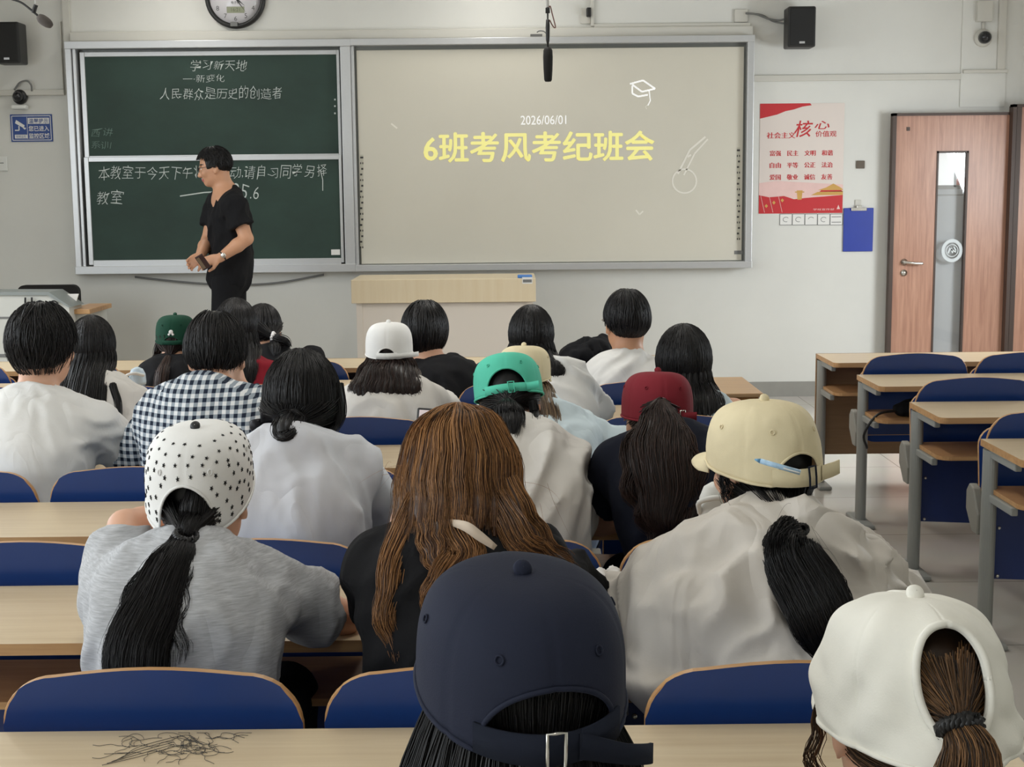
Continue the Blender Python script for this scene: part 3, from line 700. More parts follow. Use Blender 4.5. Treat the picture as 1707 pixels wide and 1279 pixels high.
# middle bank
MID = {}
for k in 'ABCDEFG':
    g = bankx(ROW[k]); x1 = g+SW+.04 if k != 'A' else g+SW+.06
    n_left = {'A': 8, 'B': 8, 'C': 7, 'D': 6, 'E': 5, 'F': 4, 'G': 3}[k]
    x0 = g-SW*n_left-.04
    posts = [g+SW*i for i in range(-n_left, 2)]; posts = [p for i, p in enumerate(posts) if i % 2 == 0 or i == len(posts)-1]
    lab = {'A': 'pale oak desk row right in front of the standing teacher, with a front board', 'G': 'long oak desk row at the bottom of the picture with dark scribbles on it'}.get(k) or 'long oak desk row of the crowded bank, %s row from the front' % NICE[k]
    d = desk(ROW[k], x0, x1, posts, lab, 'desk rows of the crowded bank', panel=.2 if k != 'A' else None, front_panel=(k == 'A'), shelf=.30)
    MID[k] = (g, x0, x1, n_left)
OCC = {'C': (-4, -3, -2, -1, 0), 'D': (-4, -2, 0), 'E': (-4, -3, 0), 'F': (-2, -1, 0), 'G': (-2, -1, 0)}
for k in 'BCDEFG':
    g, x0, x1, nl = MID[k]
    for i in range(-nl, 1):
        px = 853+(g+SW*(i+.5))/(ROW[k]+.1)*FPX
        if px < -260: continue
        pos = ['rightmost', 'second from the right', 'third from the right', 'fourth from the right', 'fifth from the right', 'sixth from the right', 'seventh from the right', 'eighth from the right', 'ninth from the right'][-i]
        chair(k, g+SW*i, 'blue plywood chair in the crowded bank, %s row from the front, %s' % (NICE[k] if k != 'G' else 'seventh', pos), 'blue chairs of the crowded bank', up=((k == 'B' and i != -3) or (k == 'F' and i < -2) or (k == 'E' and i == -2)))
# right bank, empty
XE = 1.665
for k in 'ABCDE':
    posts = [XE+.02, XE+.02+2*SW, XE+.02+4*SW]
    lab = {'A': 'front oak desk with a brown front board standing by the door', 'B': 'second oak desk of the empty right bank with a black bag on its shelf', 'C': 'third oak desk of the empty right bank, navy panel below the shelf', 'D': 'fourth oak desk of the empty right bank, cut by the right picture edge', 'E': 'fifth oak desk of the empty right bank beyond the right picture edge'}[k]
    if k == 'E': continue
    desk(ROW[k], XE, XE+2.3, posts, lab, 'desks of the empty right bank', panel={'A': None, 'B': None, 'C': .18, 'D': .18}[k], front_panel=(k == 'A'))
for k in 'BCD':
    for i in range(4):
        px = 853+(XE+.02+SW*i)/(ROW[k])*FPX
        if px > 1760: continue
        chair(k, XE+.02+SW*i, 'empty blue chair in the right bank, %s row from the front, %s from the aisle' % (NICE[k], ['first', 'second', 'third', 'fourth'][i]), 'empty chairs of the right bank', up=True)

# ------------------------------------------------------------------ teacher's furniture
Yt = 9.55
a = at(585, 467, Yt); b = at(893, 460, Yt); zb = at(700, 505, Yt).z
t = thing('teacher_table', 'pale maple teacher table standing below the whiteboard', 'table', ((a.x+b.x)/2, Yt, .12))
box_obj('tabletop', a.x, b.x, Yt, Yt+.6, a.z-.03, a.z, M_BEIGE, t, .004)
box_obj('front_board', a.x, b.x, Yt-.004, Yt+.016, zb, a.z-.001, M_BEIGE, t, .003)
M_RECESS = mat('cream_recess_board', rgb(222, 212, 200), .5)
box_obj('recess_board', a.x+.07, b.x-.05, Yt+.03, Yt+.045, .12, zb+.02, M_RECESS, t)
for x in (a.x+.03, b.x-.06): box_obj('leg', x, x+.04, Yt+.02, Yt+.56, .12, a.z-.03, M_RECESS, t)
p = at(879, 467, Yt-.006); s = Sheet(); s.poly([(p.x-.035, p.z+.02), (p.x+.035, p.z+.02), (p.x+.035, p.z-.025), (p.x-.035, p.z-.025)], Yt-.0055, 0); s.poly([(p.x-.03, p.z+.004), (p.x+.03, p.z+.004), (p.x+.03, p.z-.016), (p.x-.03, p.z-.016)], Yt-.0062, 1)
s.build('asset_label', [M_PAPER, M_GREYINK], t, 'white asset label with grey print')
p = at(875, 462, Yt+.02); o = box_obj('tissue_pack', p.x-.05, p.x+.05, Yt+.02, Yt+.12, a.z, a.z+.02, mat('blue_wrap', rgb(70, 130, 205), .4), None, .006); tag(o, 'small blue packet on the right end of the teacher table', 'packet')
# console (lectern) at the far left
Yl = 8.75
e = at(80, 487, Yl); f = at(107, 512, Yl); g_ = at(-60, 487, Yl)
t = thing('teacher_console', 'pale grey teacher console with grey top edge at the left picture edge', 'lectern', (g_.x, Yl, .12))
pts = [(g_.x, .12), (f.x+.03, .12), (f.x+.03, f.z), (e.x, e.z-.02), (g_.x, g_.z-.02)]
bm = bmesh.new(); bm_prism(bm, pts, 'Y', Yl, Yl+.26); from_bm('console_body', bm, M_CONSOLE, t)
bm = bmesh.new(); pts = [(g_.x, g_.z-.02), (e.x, e.z-.02), (f.x+.03, f.z), (f.x+.045, f.z+.0), (e.x+.008, e.z), (g_.x, g_.z)]
bm_prism(bm, pts, 'Y', Yl-.012, Yl+.27); from_bm('top_edge', bm, mat('grey_edge', rgb(140, 146, 144), .45), t)
z = at(30, 528, Yl).z; box_obj('drawer_line', g_.x, f.x+.02, Yl-.004, Yl+.01, z-.012, z, M_GREYINK, t)
z = at(30, 590, Yl).z; box_obj('drawer_line', g_.x, f.x+.02, Yl-.004, Yl+.01, z-.02, z, M_GREYINK, t)
bm = bmesh.new()
c = [at(x, y, Yl-.02) for x, y in ((42, 496), (43, 508), (52, 508), (53, 496))]; bm_tube(bm, c, .006)
c = [at(x, y, Yl-.02) for x, y in ((54, 508), (62, 503), (68, 502), (75, 507))]; bm_tube(bm, c, .005)
c = [at(x, y, Yl-.02) for x, y in ((82, 506), (88, 502), (93, 503), (97, 507))]; bm_tube(bm, c, .005)
from_bm('cables', bm, M_BLACK, t)
# side table with folders at its right
p0 = at(117, 524, 8.9); p1 = at(152, 504, 9.3)
o = thing('side_desk', 'small table with brown edge beside the teacher console', 'table', (p0.x+.1, 9.0, .12))
zt = at(130, 515, 8.9).z
bm = bmesh.new(); bm_box(bm, p0.x-.01, p0.x+.14, 8.85, 9.35, zt-.03, zt, .004); from_bm('tabletop', bm, M_EDGE, o)
bm = bmesh.new(); bm_box(bm, p0.x, p0.x+.12, 8.88, 9.3, .12, zt-.03); from_bm('body', bm, M_CONSOLE, o)
pa = at(112, 505, 8.95); bm = bmesh.new(); v = bm_box(bm, pa.x-.05, pa.x+.05, 8.93, 8.94, zt, zt+.09)
for q in v: q.co.y += (q.co.z-zt)*.5; q.co.x += (q.co.z-zt)*.2
o = from_bm('paper_sheet', bm, M_PAPER, None, origin=(pa.x, 8.93, zt)); tag(o, 'folded white paper standing beside the teacher console', 'paper')
# black office chair behind the console
Yc = 10.0; a = at(28, 476, Yc); b = at(130, 476, Yc); cxx = (a.x+b.x)/2
t = thing('office_chair', 'black office chair behind the teacher console', 'chair', (cxx, Yc, .12))
bm = bmesh.new(); bm_prism(bm, rounded(a.x, b.x, a.z-.5, a.z, .05, ('ne', 'nw', 'sw', 'se')), 'Y', Yc, Yc+.06); from_bm('backrest', bm, M_BLACKF, t)
bm = bmesh.new(); bm_box(bm, a.x, b.x, Yc-.45, Yc+.03, .52, .6, .02); from_bm('seat', bm, M_BLACKF, t)
bm = bmesh.new(); bm_cyl(bm, (cxx, Yc-.2, .2), (cxx, Yc-.2, .52), .03); bm_box(bm, cxx-.03, cxx+.03, Yc-.2, Yc+.1, .5, .54); bm_box(bm, cxx-.03, cxx+.03, Yc+.05, Yc+.09, .5, a.z-.2)
from_bm('gas_column', bm, M_BLACK, t)
for i in range(5):
    an = 2*PI*i/5+.3; bm = bmesh.new(); bm_tube(bm, [(cxx, Yc-.2, .21), (cxx+.15*math.cos(an), Yc-.2+.15*math.sin(an), .2), (cxx+.29*math.cos(an), Yc-.2+.29*math.sin(an), .16)], .022); bm_lathe(bm, [(.01, -.015), (.028, -.012), (.028, .012), (.01, .015)], (cxx+.29*math.cos(an), Yc-.2+.29*math.sin(an), .148), 'X', 14); from_bm('caster_arm', bm, M_BLACK, t)
# brown cabinet beside the front desk
Yk = 7.0; a = at(1170, 655, Yk); b = at(1265, 655, Yk); zt = b.z
t = thing('wooden_cabinet', 'low brown wooden cabinet standing in the aisle by the front wall', 'cabinet', ((a.x+b.x)/2, Yk+.3, 0))
box_obj('cabinet_top', a.x-.02, b.x+.02, Yk-.02, Yk+.62, zt-.02, zt, M_CAB, t, .003)
box_obj('body', a.x, b.x, Yk, Yk+.6, 0.02, zt-.022, M_CABF, t, .003)
dr = box_obj('drawer_front', a.x+.015, b.x-.015, Yk-.014, Yk, zt-.2, zt-.045, M_CABF, t, .003)
box_obj('finger_pull', b.x-.12, b.x-.03, Yk-.017, Yk-.012, zt-.075, zt-.055, M_DFRAME, dr)
box_obj('drawer_front', a.x+.015, b.x-.015, Yk-.014, Yk, zt-.37, zt-.215, M_CABF, t, .003)
# cable under the boards
bm = bmesh.new(); bm_tube(bm, [at(225, 462, YW-.03), at(300, 470, YW-.03), at(380, 475, YW-.03), at(460, 472, YW-.03), at(540, 458, YW-.03)], .008)
c = from_bm('loose_cable', bm, M_GREYINK, None, origin=at(400, 470, YW)); tag(c, 'grey cable sagging below the blackboard behind the teacher', 'cable')
# hanging microphones
def mic(tp, t):
    pass
Ym = 6.6; p = at(913, 30, Ym); x = p.x
t = thing('hanging_microphone', 'long black foam microphone hanging in front of the whiteboard', 'microphone', (x, Ym, p.z))
bm = bmesh.new(); bm_cyl(bm, (x, Ym, at(913, 12, Ym).z), (x, Ym, ZC), .007, seg=10); from_bm('ceiling_rod', bm, M_WHITEP, t)
def zz_(py): return at(913, py, Ym).z
bm = bmesh.new(); bm_lathe(bm, [(.004, zz_(74)-p.z), (.009, zz_(67)-p.z), (.01, zz_(45)-p.z), (.008, zz_(33)-p.z), (.004, zz_(32)-p.z)], (x, Ym, p.z), 'Z', 14); bm_cyl(bm, (x, Ym, zz_(80)), (x, Ym, zz_(10)), .004, seg=8); bm_box(bm, x-.01, x+.01, Ym-.01, Ym+.01, zz_(22), zz_(13), .002); from_bm('microphone_body', bm, M_BLACK, t)
bm = bmesh.new(); bm_lathe(bm, [(.004, zz_(78)-p.z), (.014, zz_(79)-p.z), (.021, zz_(84)-p.z), (.0225, zz_(95)-p.z), (.021, zz_(115)-p.z), (.018, zz_(133)-p.z), (.014, zz_(136)-p.z), (.002, zz_(136.5)-p.z)], (x, Ym, p.z), 'Z', 20); from_bm('foam_windscreen', bm, M_BLACKF, t)
bm = bmesh.new(); bm_tube(bm, [at(914, 18, Ym), at(917, 10, Ym), at(921, 25, Ym), at(926, 45, Ym), at(922, 44, Ym), at(916, 33, Ym)], .0028); from_bm('microphone_cable', bm, mat('red_brown_cable', rgb(112, 72, 62), .5), t)
bm = bmesh.new(); bm_tube(bm, [at(895, 54, Ym), at(899, 51.5, Ym), at(906, 52, Ym), at(911, 56, Ym)], .003); bm_box(bm, at(884, 57, Ym).x, at(904, 57, Ym).x, Ym-.004, Ym+.004, at(884, 61, Ym).z, at(884, 57, Ym).z); from_bm('side_clip', bm, M_GREYINK, t)
Ym = 6.6; p = at(60, 10, Ym); x = p.x
t = thing('hanging_microphone', 'tilted grey foam microphone hanging at the top left corner', 'microphone', (x, Ym, p.z))
bm = bmesh.new(); bm_cyl(bm, (x, Ym, at(60, 6, Ym).z), (x, Ym, ZC), .005, seg=8); from_bm('ceiling_rod', bm, M_WHITEP, t)
bm = bmesh.new(); bm_tube(bm, [at(18, -2, Ym), at(35, 4, Ym), at(50, 15, Ym), at(63, 26, Ym)], .005); bm_tube(bm, [at(60, 8, Ym), at(58, 14, Ym), at(56, 22, Ym)], .01); from_bm('microphone_arm', bm, M_BLACK, t)
bm = bmesh.new(); bm_tube(bm, [at(64, 27, Ym), at(70, 32, Ym), at(80, 39, Ym), at(86, 44, Ym)], lambda u: .006+.017*math.sin(PI*min(1, .1+u*.85))**.7, 14, 16); from_bm('foam_windscreen', bm, mat('grey_foam', rgb(84, 78, 74), .9, bump=.3, bscale=400), t)
# ------------------------------------------------------------------ modelling engine: implicit volumes meshed as one surface
def vnoise(x, y, z, seed=0):
    xi = np.floor(x).astype(np.int64); yi = np.floor(y).astype(np.int64); zi = np.floor(z).astype(np.int64)
    fx, fy, fz = x-xi, y-yi, z-zi
    fx = fx*fx*(3-2*fx); fy = fy*fy*(3-2*fy); fz = fz*fz*(3-2*fz)
    def h(a, b, c):
        n = (a*73856093) ^ (b*19349663) ^ (c*83492791) ^ (seed*2654435761)
        n = (n ^ (n >> 13))*1274126177 & 0x7fffffff
        return (n ^ (n >> 16)) % 1024/1023.0
    o = 0
    for a in (0, 1):
        for b in (0, 1):
            for c in (0, 1):
                o = o + h(xi+a, yi+b, zi+c)*(fx if a else 1-fx)*(fy if b else 1-fy)*(fz if c else 1-fz)
    return o
class Field:
    def __init__(s, lo, hi, h):
        s.lo = np.array(lo, float); s.h = h; s.n = np.ceil((np.array(hi)-s.lo)/h).astype(int)+1
        s.F = np.full(s.n, .2, np.float32)
    def region(s, lo, hi, pad):
        a = np.clip(np.floor((np.array(lo)-pad-s.lo)/s.h).astype(int), 0, s.n); b = np.clip(np.ceil((np.array(hi)+pad-s.lo)/s.h).astype(int)+1, 0, s.n)
        if (b <= a).any(): return None
        ax = [s.lo[i]+s.h*np.arange(a[i], b[i]) for i in range(3)]
        return tuple(slice(a[i], b[i]) for i in range(3)), ax[0][:, None, None], ax[1][None, :, None], ax[2][None, None, :]
    def put(s, lo, hi, fn, k=.02, cut=False):
        r = s.region(lo, hi, k+.03)
        if r is None: return
        sl, x, y, z = r; d = fn(x, y, z); f = s.F[sl]
        if cut: s.F[sl] = np.maximum(f, -d); return
        if k <= 0: s.F[sl] = np.minimum(f, d); return
        hh = np.maximum(k-np.abs(f-d), 0)/k
        s.F[sl] = np.minimum(f, d)-hh*hh*k*.25
    def cap(s, a, b, r0, r1, k=.02, squash=None, clip=None):
        a = np.array(a, float); b = np.array(b, float); r = max(r0, r1); d = b-a; L2 = max(d@d, 1e-9)
        def fn(x, y, z):
            t = np.clip(((x-a[0])*d[0]+(y-a[1])*d[1]+(z-a[2])*d[2])/L2, 0, 1)
            q = np.sqrt((x-a[0]-t*d[0])**2+(y-a[1]-t*d[1])**2+(z-a[2]-t*d[2])**2)-(r0+(r1-r0)*t)
            if clip is not None:
                n = d/math.sqrt(L2); q = np.maximum(q, ((x-b[0])*n[0]+(y-b[1])*n[1]+(z-b[2])*n[2])-clip)
            return q
        s.put(np.minimum(a, b)-r, np.maximum(a, b)+r, fn, k)
    def ell(s, c, r, R=None, k=.02, cut=False):
        c = np.array(c, float); r = np.array(r, float); m = r.max(); Rm = np.eye(3) if R is None else np.array(R, float)
        def fn(x, y, z):
            X, Y, Z = x-c[0], y-c[1], z-c[2]
            u = (Rm[0, 0]*X+Rm[1, 0]*Y+Rm[2, 0]*Z)/r[0]; v = (Rm[0, 1]*X+Rm[1, 1]*Y+Rm[2, 1]*Z)/r[1]; w = (Rm[0, 2]*X+Rm[1, 2]*Y+Rm[2, 2]*Z)/r[2]
            k0 = np.sqrt(u*u+v*v+w*w); k1 = np.sqrt((u/r[0])**2+(v/r[1])**2+(w/r[2])**2)
            return k0*(k0-1)/np.maximum(k1, 1e-6)
        s.put(c-m, c+m, fn, k, cut)
    def warp(s, fn, band=.03):
        """add fn(x,y,z) to the field close to the surface"""
        idx = np.nonzero(np.abs(s.F) < band)
        p = [s.lo[i]+s.h*idx[i] for i in range(3)]
        s.F[idx] += fn(*p).astype(np.float32)
    def mesh(s, smooth=1):
        F = s.F; F[0] = F[-1] = .1; F[:, 0] = F[:, -1] = .1; F[:, :, 0] = F[:, :, -1] = .1
        S = F < 0; c = np.zeros(tuple(np.array(F.shape)-1), np.int8)
        offs = [(i, j, k) for i in (0, 1) for j in (0, 1) for k in (0, 1)]
        n0, n1, n2 = c.shape
        for i, j, k in offs: c += S[i:i+n0, j:j+n1, k:k+n2]
        act = (c > 0) & (c < 8); idx = np.argwhere(act)
        acc = np.zeros((len(idx), 3)); cnt = np.zeros(len(idx))
        for o0 in offs:
            for ax in range(3):
                if o0[ax]: continue
                o1 = list(o0); o1[ax] = 1
                f0 = F[idx[:, 0]+o0[0], idx[:, 1]+o0[1], idx[:, 2]+o0[2]]; f1 = F[idx[:, 0]+o1[0], idx[:, 1]+o1[1], idx[:, 2]+o1[2]]
                m = (f0 < 0) != (f1 < 0); t = np.where(m, f0/np.where(m, f0-f1, 1), 0)
                for q in range(3): acc[:, q] += np.where(m, o0[q]+(t if q == ax else 0), 0)
                cnt += m
        V = (idx+acc/cnt[:, None])*s.h+s.lo
        ID = np.full(c.shape, -1, np.int64); ID[act] = np.arange(len(idx))
        Q = []
        for ax in range(3):
            sl0 = [slice(1, -1)]*3; sl1 = [slice(1, -1)]*3; sl0[ax] = slice(0, -1); sl1[ax] = slice(1, None)
            A = S[tuple(sl0)]; B = S[tuple(sl1)]; e = np.argwhere(A != B); flip = A[tuple(e.T)]
            base = e.copy()
            for q in range(3):
                if q != ax: base[:, q] += 1
            u, v = [(1, 2), (2, 0), (0, 1)][ax]
            def cell(du, dv):
                b = base.copy(); b[:, u] -= du; b[:, v] -= dv; return ID[tuple(b.T)]
            q4 = np.stack([cell(1, 1), cell(0, 1), cell(0, 0), cell(1, 0)], 1)
            q4[~flip] = q4[~flip][:, ::-1]; Q.append(q4)
        Q = np.concatenate(Q); Q = Q[(Q >= 0).all(1)]
        for _ in range(smooth):
            sm = np.zeros_like(V); ct = np.zeros(len(V))
            for i in range(4):
                a, b = Q[:, i], Q[:, (i+1) % 4]
                for q in range(3): sm[:, q] += np.bincount(a, V[b, q], len(V))+np.bincount(b, V[a, q], len(V))
                ct += np.bincount(a, minlength=len(V))+np.bincount(b, minlength=len(V))
            V = V*.5+.5*sm/np.maximum(ct, 1)[:, None]
        return V, Q
def np_mesh(name, V, Q, m, parent=None, tone=None, mi=None, smooth=True, T=None, label=None):
    off = np.array(world_loc(parent)) if parent is not None else np.zeros(3)
    me = bpy.data.meshes.new(name); nq = len(Q); nt = 0 if T is None else len(T)
    me.vertices.add(len(V)); me.vertices.foreach_set('co', (V-off).astype(np.float32).ravel())
    li = Q.ravel() if T is None else np.concatenate([Q.ravel(), T.ravel()])
    me.loops.add(len(li)); me.loops.foreach_set('vertex_index', li.astype(np.int32))
    me.polygons.add(nq+nt); st = np.concatenate([np.arange(nq)*4, nq*4+np.arange(nt)*3]).astype(np.int32)
    me.polygons.foreach_set('loop_start', st)
    me.update(calc_edges=True); me.validate()
    o = link_mesh(name, me, m, parent, smooth, label)
    if mi is not None: me.polygons.foreach_set('material_index', mi.astype(np.int32))
    if tone is not None:
        at_ = me.attributes.new('tone', 'FLOAT', 'POINT'); at_.data.foreach_set('value', tone.astype(np.float32))
    return o
def tubes(P, R, sides=3):
    """P (m,n,3), R (m,n) -> verts, quads"""
    m, n, _ = P.shape; T = np.gradient(P, axis=1); T /= np.maximum(np.linalg.norm(T, axis=2, keepdims=True), 1e-9)
    ref = np.array([.31, .87, .38]); U = np.cross(T, ref); U /= np.maximum(np.linalg.norm(U, axis=2, keepdims=True), 1e-9); W = np.cross(T, U)
    an = 2*PI*np.arange(sides)/sides
    V = P[:, :, None]+R[:, :, None, None]*(U[:, :, None]*np.cos(an)[:, None]+W[:, :, None]*np.sin(an)[:, None])
    V = V.reshape(-1, 3); i, j, k = np.meshgrid(np.arange(m), np.arange(n-1), np.arange(sides), indexing='ij')
    b = lambda jj, kk: (i*n+jj)*sides+kk % sides
    Q = np.stack([b(j, k), b(j, k+1), b(j+1, k+1), b(j+1, k)], -1).reshape(-1, 4)
    return V, Q

# ------------------------------------------------------------------ materials for people
def hair_mat(name, dark, light, rough=.44):
    if name in MATS: return MATS[name]
    N = NT(name); b = N.b
    at_ = N.n('ShaderNodeAttribute', attribute_name='tone'); cr = N.n('ShaderNodeValToRGB')
    cr.color_ramp.elements[0].color = dark; cr.color_ramp.elements[1].color = light; cr.color_ramp.elements[0].position = .1
    N.l(at_.outputs['Fac'], cr.inputs[0]); N.l(cr.outputs[0], b.inputs['Base Color'])
    b.inputs['Roughness'].default_value = rough; b.inputs['Specular IOR Level'].default_value = .32
    MATS[name] = N.m; return N.m
HB = hair_mat('black_hair', rgb(16, 15, 16), rgb(44, 40, 40))
HBR = hair_mat('dark_brown_hair', rgb(26, 18, 16), rgb(66, 46, 38))
HAU = hair_mat('auburn_brown_hair', rgb(58, 34, 20), rgb(186, 134, 84), .42)
HMB = hair_mat('mixed_brown_hair', rgb(34, 24, 19), rgb(150, 110, 72), .42)
HLB = hair_mat('light_brown_hair', rgb(66, 50, 38), rgb(150, 126, 98), .4)
def skin_mat(name, c): 
    m = mat(name, c, .5, bump=.05, bscale=300, var=.05, vscale=14)
    b = m.node_tree.nodes['Principled BSDF']; b.inputs['Subsurface Weight'].default_value = .08; b.inputs['Subsurface Radius'].default_value = (.02, .008, .004); b.inputs['Subsurface Scale'].default_value = .3
    return m
SKIN = skin_mat('skin', rgb(214, 166, 138)); SKIN2 = skin_mat('tan_skin', rgb(198, 148, 116))
M_LIP = mat('lips', rgb(176, 104, 96), .45); M_EYE = mat('eye', rgb(40, 32, 30), .2); M_EYEW = mat('eye_white', rgb(225, 222, 216), .3)
def cloth(name, c, bump=.25, bscale=260, rough=.9, var=.04, fold=.5, **kw):
    if name in MATS: return MATS[name]
    m = mat(name, c, rough, bump=bump, bscale=bscale, var=var, vscale=6, spec=.15, bdist=.001, **kw)
    nt = m.node_tree; b = nt.nodes['Principled BSDF']; tc = nt.nodes.new('ShaderNodeTexCoord'); mp = nt.nodes.new('ShaderNodeMapping'); mp.inputs['Scale'].default_value = (1.0, 1.0, .38); mp.inputs['Rotation'].default_value = (.2, .55, .1)
    no = nt.nodes.new('ShaderNodeTexNoise'); no.inputs['Scale'].default_value = 9; no.inputs['Detail'].default_value = 2.0; no.inputs['Distortion'].default_value = .55; no.inputs['Roughness'].default_value = .45
    ab = nt.nodes.new('ShaderNodeMath'); ab.operation = 'PINGPONG'; ab.inputs[1].default_value = .22
    bp = nt.nodes.new('ShaderNodeBump'); bp.inputs['Strength'].default_value = fold; bp.inputs['Distance'].default_value = .032
    nt.links.new(tc.outputs['Object'], mp.inputs[0]); nt.links.new(mp.outputs[0], no.inputs['Vector']); nt.links.new(no.outputs[0], ab.inputs[0]); nt.links.new(ab.outputs[0], bp.inputs['Height'])
    old = b.inputs['Normal'].links[0].from_node; nt.links.new(bp.outputs[0], old.inputs['Normal']); return m
C_WHITE = cloth('white_cotton', rgb(226, 225, 222)); C_OFFW = cloth('off_white_cotton', rgb(216, 212, 206)); C_HOOD = cloth('pale_grey_knit', rgb(204, 205, 210))
C_LBLUE = cloth('pale_blue_cotton', rgb(204, 218, 224)); C_BLACK = cloth('black_cotton', rgb(27, 27, 29)); C_NAVY = cloth('navy_black_cotton', rgb(26, 29, 40)); C_RED = cloth('dark_red_knit', rgb(136, 32, 44))
C_CREAM = cloth('cream_nylon', rgb(206, 199, 190), rough=.7, fold=1.0); C_HEATH = cloth('heather_grey_jersey', rgb(186, 187, 190), var=.22, stretch=(6, 6, 70)); C_PANTS = cloth('dark_trousers', rgb(40, 42, 48)); C_JEANS = cloth('blue_denim', rgb(70, 88, 118))
C_PALEY = cloth('pale_cream_lining', rgb(232, 230, 206))
def gingham():
    N = NT('gingham_check'); b = N.b; tc = N.n('ShaderNodeTexCoord'); sp = N.n('ShaderNodeSeparateXYZ'); N.l(tc.outputs['Object'], sp.inputs[0])
    outs = []
    for ax in (0, 2):
        mu = N.n('ShaderNodeMath', operation='MULTIPLY'); mu.inputs[1].default_value = 1/.0235; N.l(sp.outputs[ax], mu.inputs[0])
        fr = N.n('ShaderNodeMath', operation='FRACT'); N.l(mu.outputs[0], fr.inputs[0])
        gt = N.n('ShaderNodeMath', operation='GREATER_THAN'); gt.inputs[1].default_value = .5; N.l(fr.outputs[0], gt.inputs[0]); outs.append(gt)
    ad = N.n('ShaderNodeMath', operation='ADD'); N.l(outs[0].outputs[0], ad.inputs[0]); N.l(outs[1].outputs[0], ad.inputs[1])
    hv = N.n('ShaderNodeMath', operation='MULTIPLY'); hv.inputs[1].default_value = .5; N.l(ad.outputs[0], hv.inputs[0])
    cr = N.n('ShaderNodeValToRGB'); cr.color_ramp.interpolation = 'CONSTANT'
    cr.color_ramp.elements[0].color = rgb(228, 230, 232); cr.color_ramp.elements[1].position = .3; cr.color_ramp.elements[1].color = rgb(150, 160, 170)
    e = cr.color_ramp.elements.new(.8); e.color = rgb(38, 46, 62)
    N.l(hv.outputs[0], cr.inputs[0]); N.l(cr.outputs[0], b.inputs['Base Color']); b.inputs['Roughness'].default_value = .9; b.inputs['Specular IOR Level'].default_value = .15
    return N.m
C_GING = gingham()
def capm(name, c): return mat(name, c, .8, bump=.3, bscale=500, var=.035, vscale=12, spec=.2, bdist=.001)
K_NAVY = capm('washed_navy_twill', rgb(35, 39, 55)); K_WHITE = capm('white_twill', rgb(240, 239, 236)); K_IVORY = capm('ivory_twill', rgb(240, 237, 226)); K_BEIGE = capm('cream_twill', rgb(228, 214, 178)); K_TEAL = capm('mint_twill', rgb(90, 196, 168)); K_RED = capm('burgundy_twill', rgb(124, 36, 46)); K_GREEN = capm('dark_green_twill', rgb(24, 66, 50))
M_STRAP = cloth('dark_strap', rgb(34, 38, 50)); M_HOLE = mat('black_stitch', rgb(20, 20, 20), .9)

# ------------------------------------------------------------------ people
class Head:
    def __init__(s, C, yaw=0, pitch=0, roll=0, sc=1.0):
        s.C = np.array(C, float); s.s = sc
        s.R = np.array(Matrix.Rotation(yaw, 3, 'Z') @ Matrix.Rotation(-pitch, 3, 'X') @ Matrix.Rotation(roll, 3, 'Y'))
    def w(s, p): return s.C+s.R@(np.array(p, float)*s.s)
    def W(s, P): return s.C+(P*s.s)@s.R.T
    def loc(s, x, y, z):
        X, Y, Z = x-s.C[0], y-s.C[1], z-s.C[2]; R = s.R
        return ((R[0, 0]*X+R[1, 0]*Y+R[2, 0]*Z)/s.s, (R[0, 1]*X+R[1, 1]*Y+R[2, 1]*Z)/s.s, (R[0, 2]*X+R[1, 2]*Y+R[2, 2]*Z)/s.s)
    def ell(s, F, c, r, k=.02, rot=None, cut=False):
        F.ell(s.w(c), np.array(r)*s.s, s.R if rot is None else s.R@rot, k*s.s, cut)
    def cap(s, F, a, b, r0, r1, k=.02): F.cap(s.w(a), s.w(b), r0*s.s, r1*s.s, k*s.s)
def head_sdf(F, H):
    H.ell(F, (0, -.008, .015), (.074, .092, .094), .01); H.ell(F, (0, .028, -.048), (.056, .06, .07), .04)
    H.ell(F, (0, .062, -.095), (.024, .022, .02), .03); H.ell(F, (0, .012, -.07), (.056, .05, .04), .03)
    H.cap(F, (0, .082, .0), (0, .104, -.038), .008, .012, .012); H.ell(F, (0, .098, -.042), (.017, .011, .009), .008)
    for s in (-1, 1):
        H.ell(F, (s*.032, .081, .018), (.024, .009, .007), .012); H.ell(F, (s*.04, .066, -.03), (.022, .02, .02), .02)
        H.ell(F, (s*.032, .083, .0), (.017, .012, .011), .004, cut=True); H.ell(F, (s*.031, .074, .0), (.0125, .012, .0115), .002)
        H.ell(F, (s*.076, -.006, -.014), (.009, .021, .033), .006); H.ell(F, (s*.083, -.0, -.012), (.005, .011, .018), .003, cut=True); H.ell(F, (s*.076, .0, -.042), (.007, .009, .01), .006)
    H.ell(F, (0, .088, -.066), (.021, .010, .0055), .004); H.ell(F, (0, .086, -.075), (.018, .010, .006), .004)
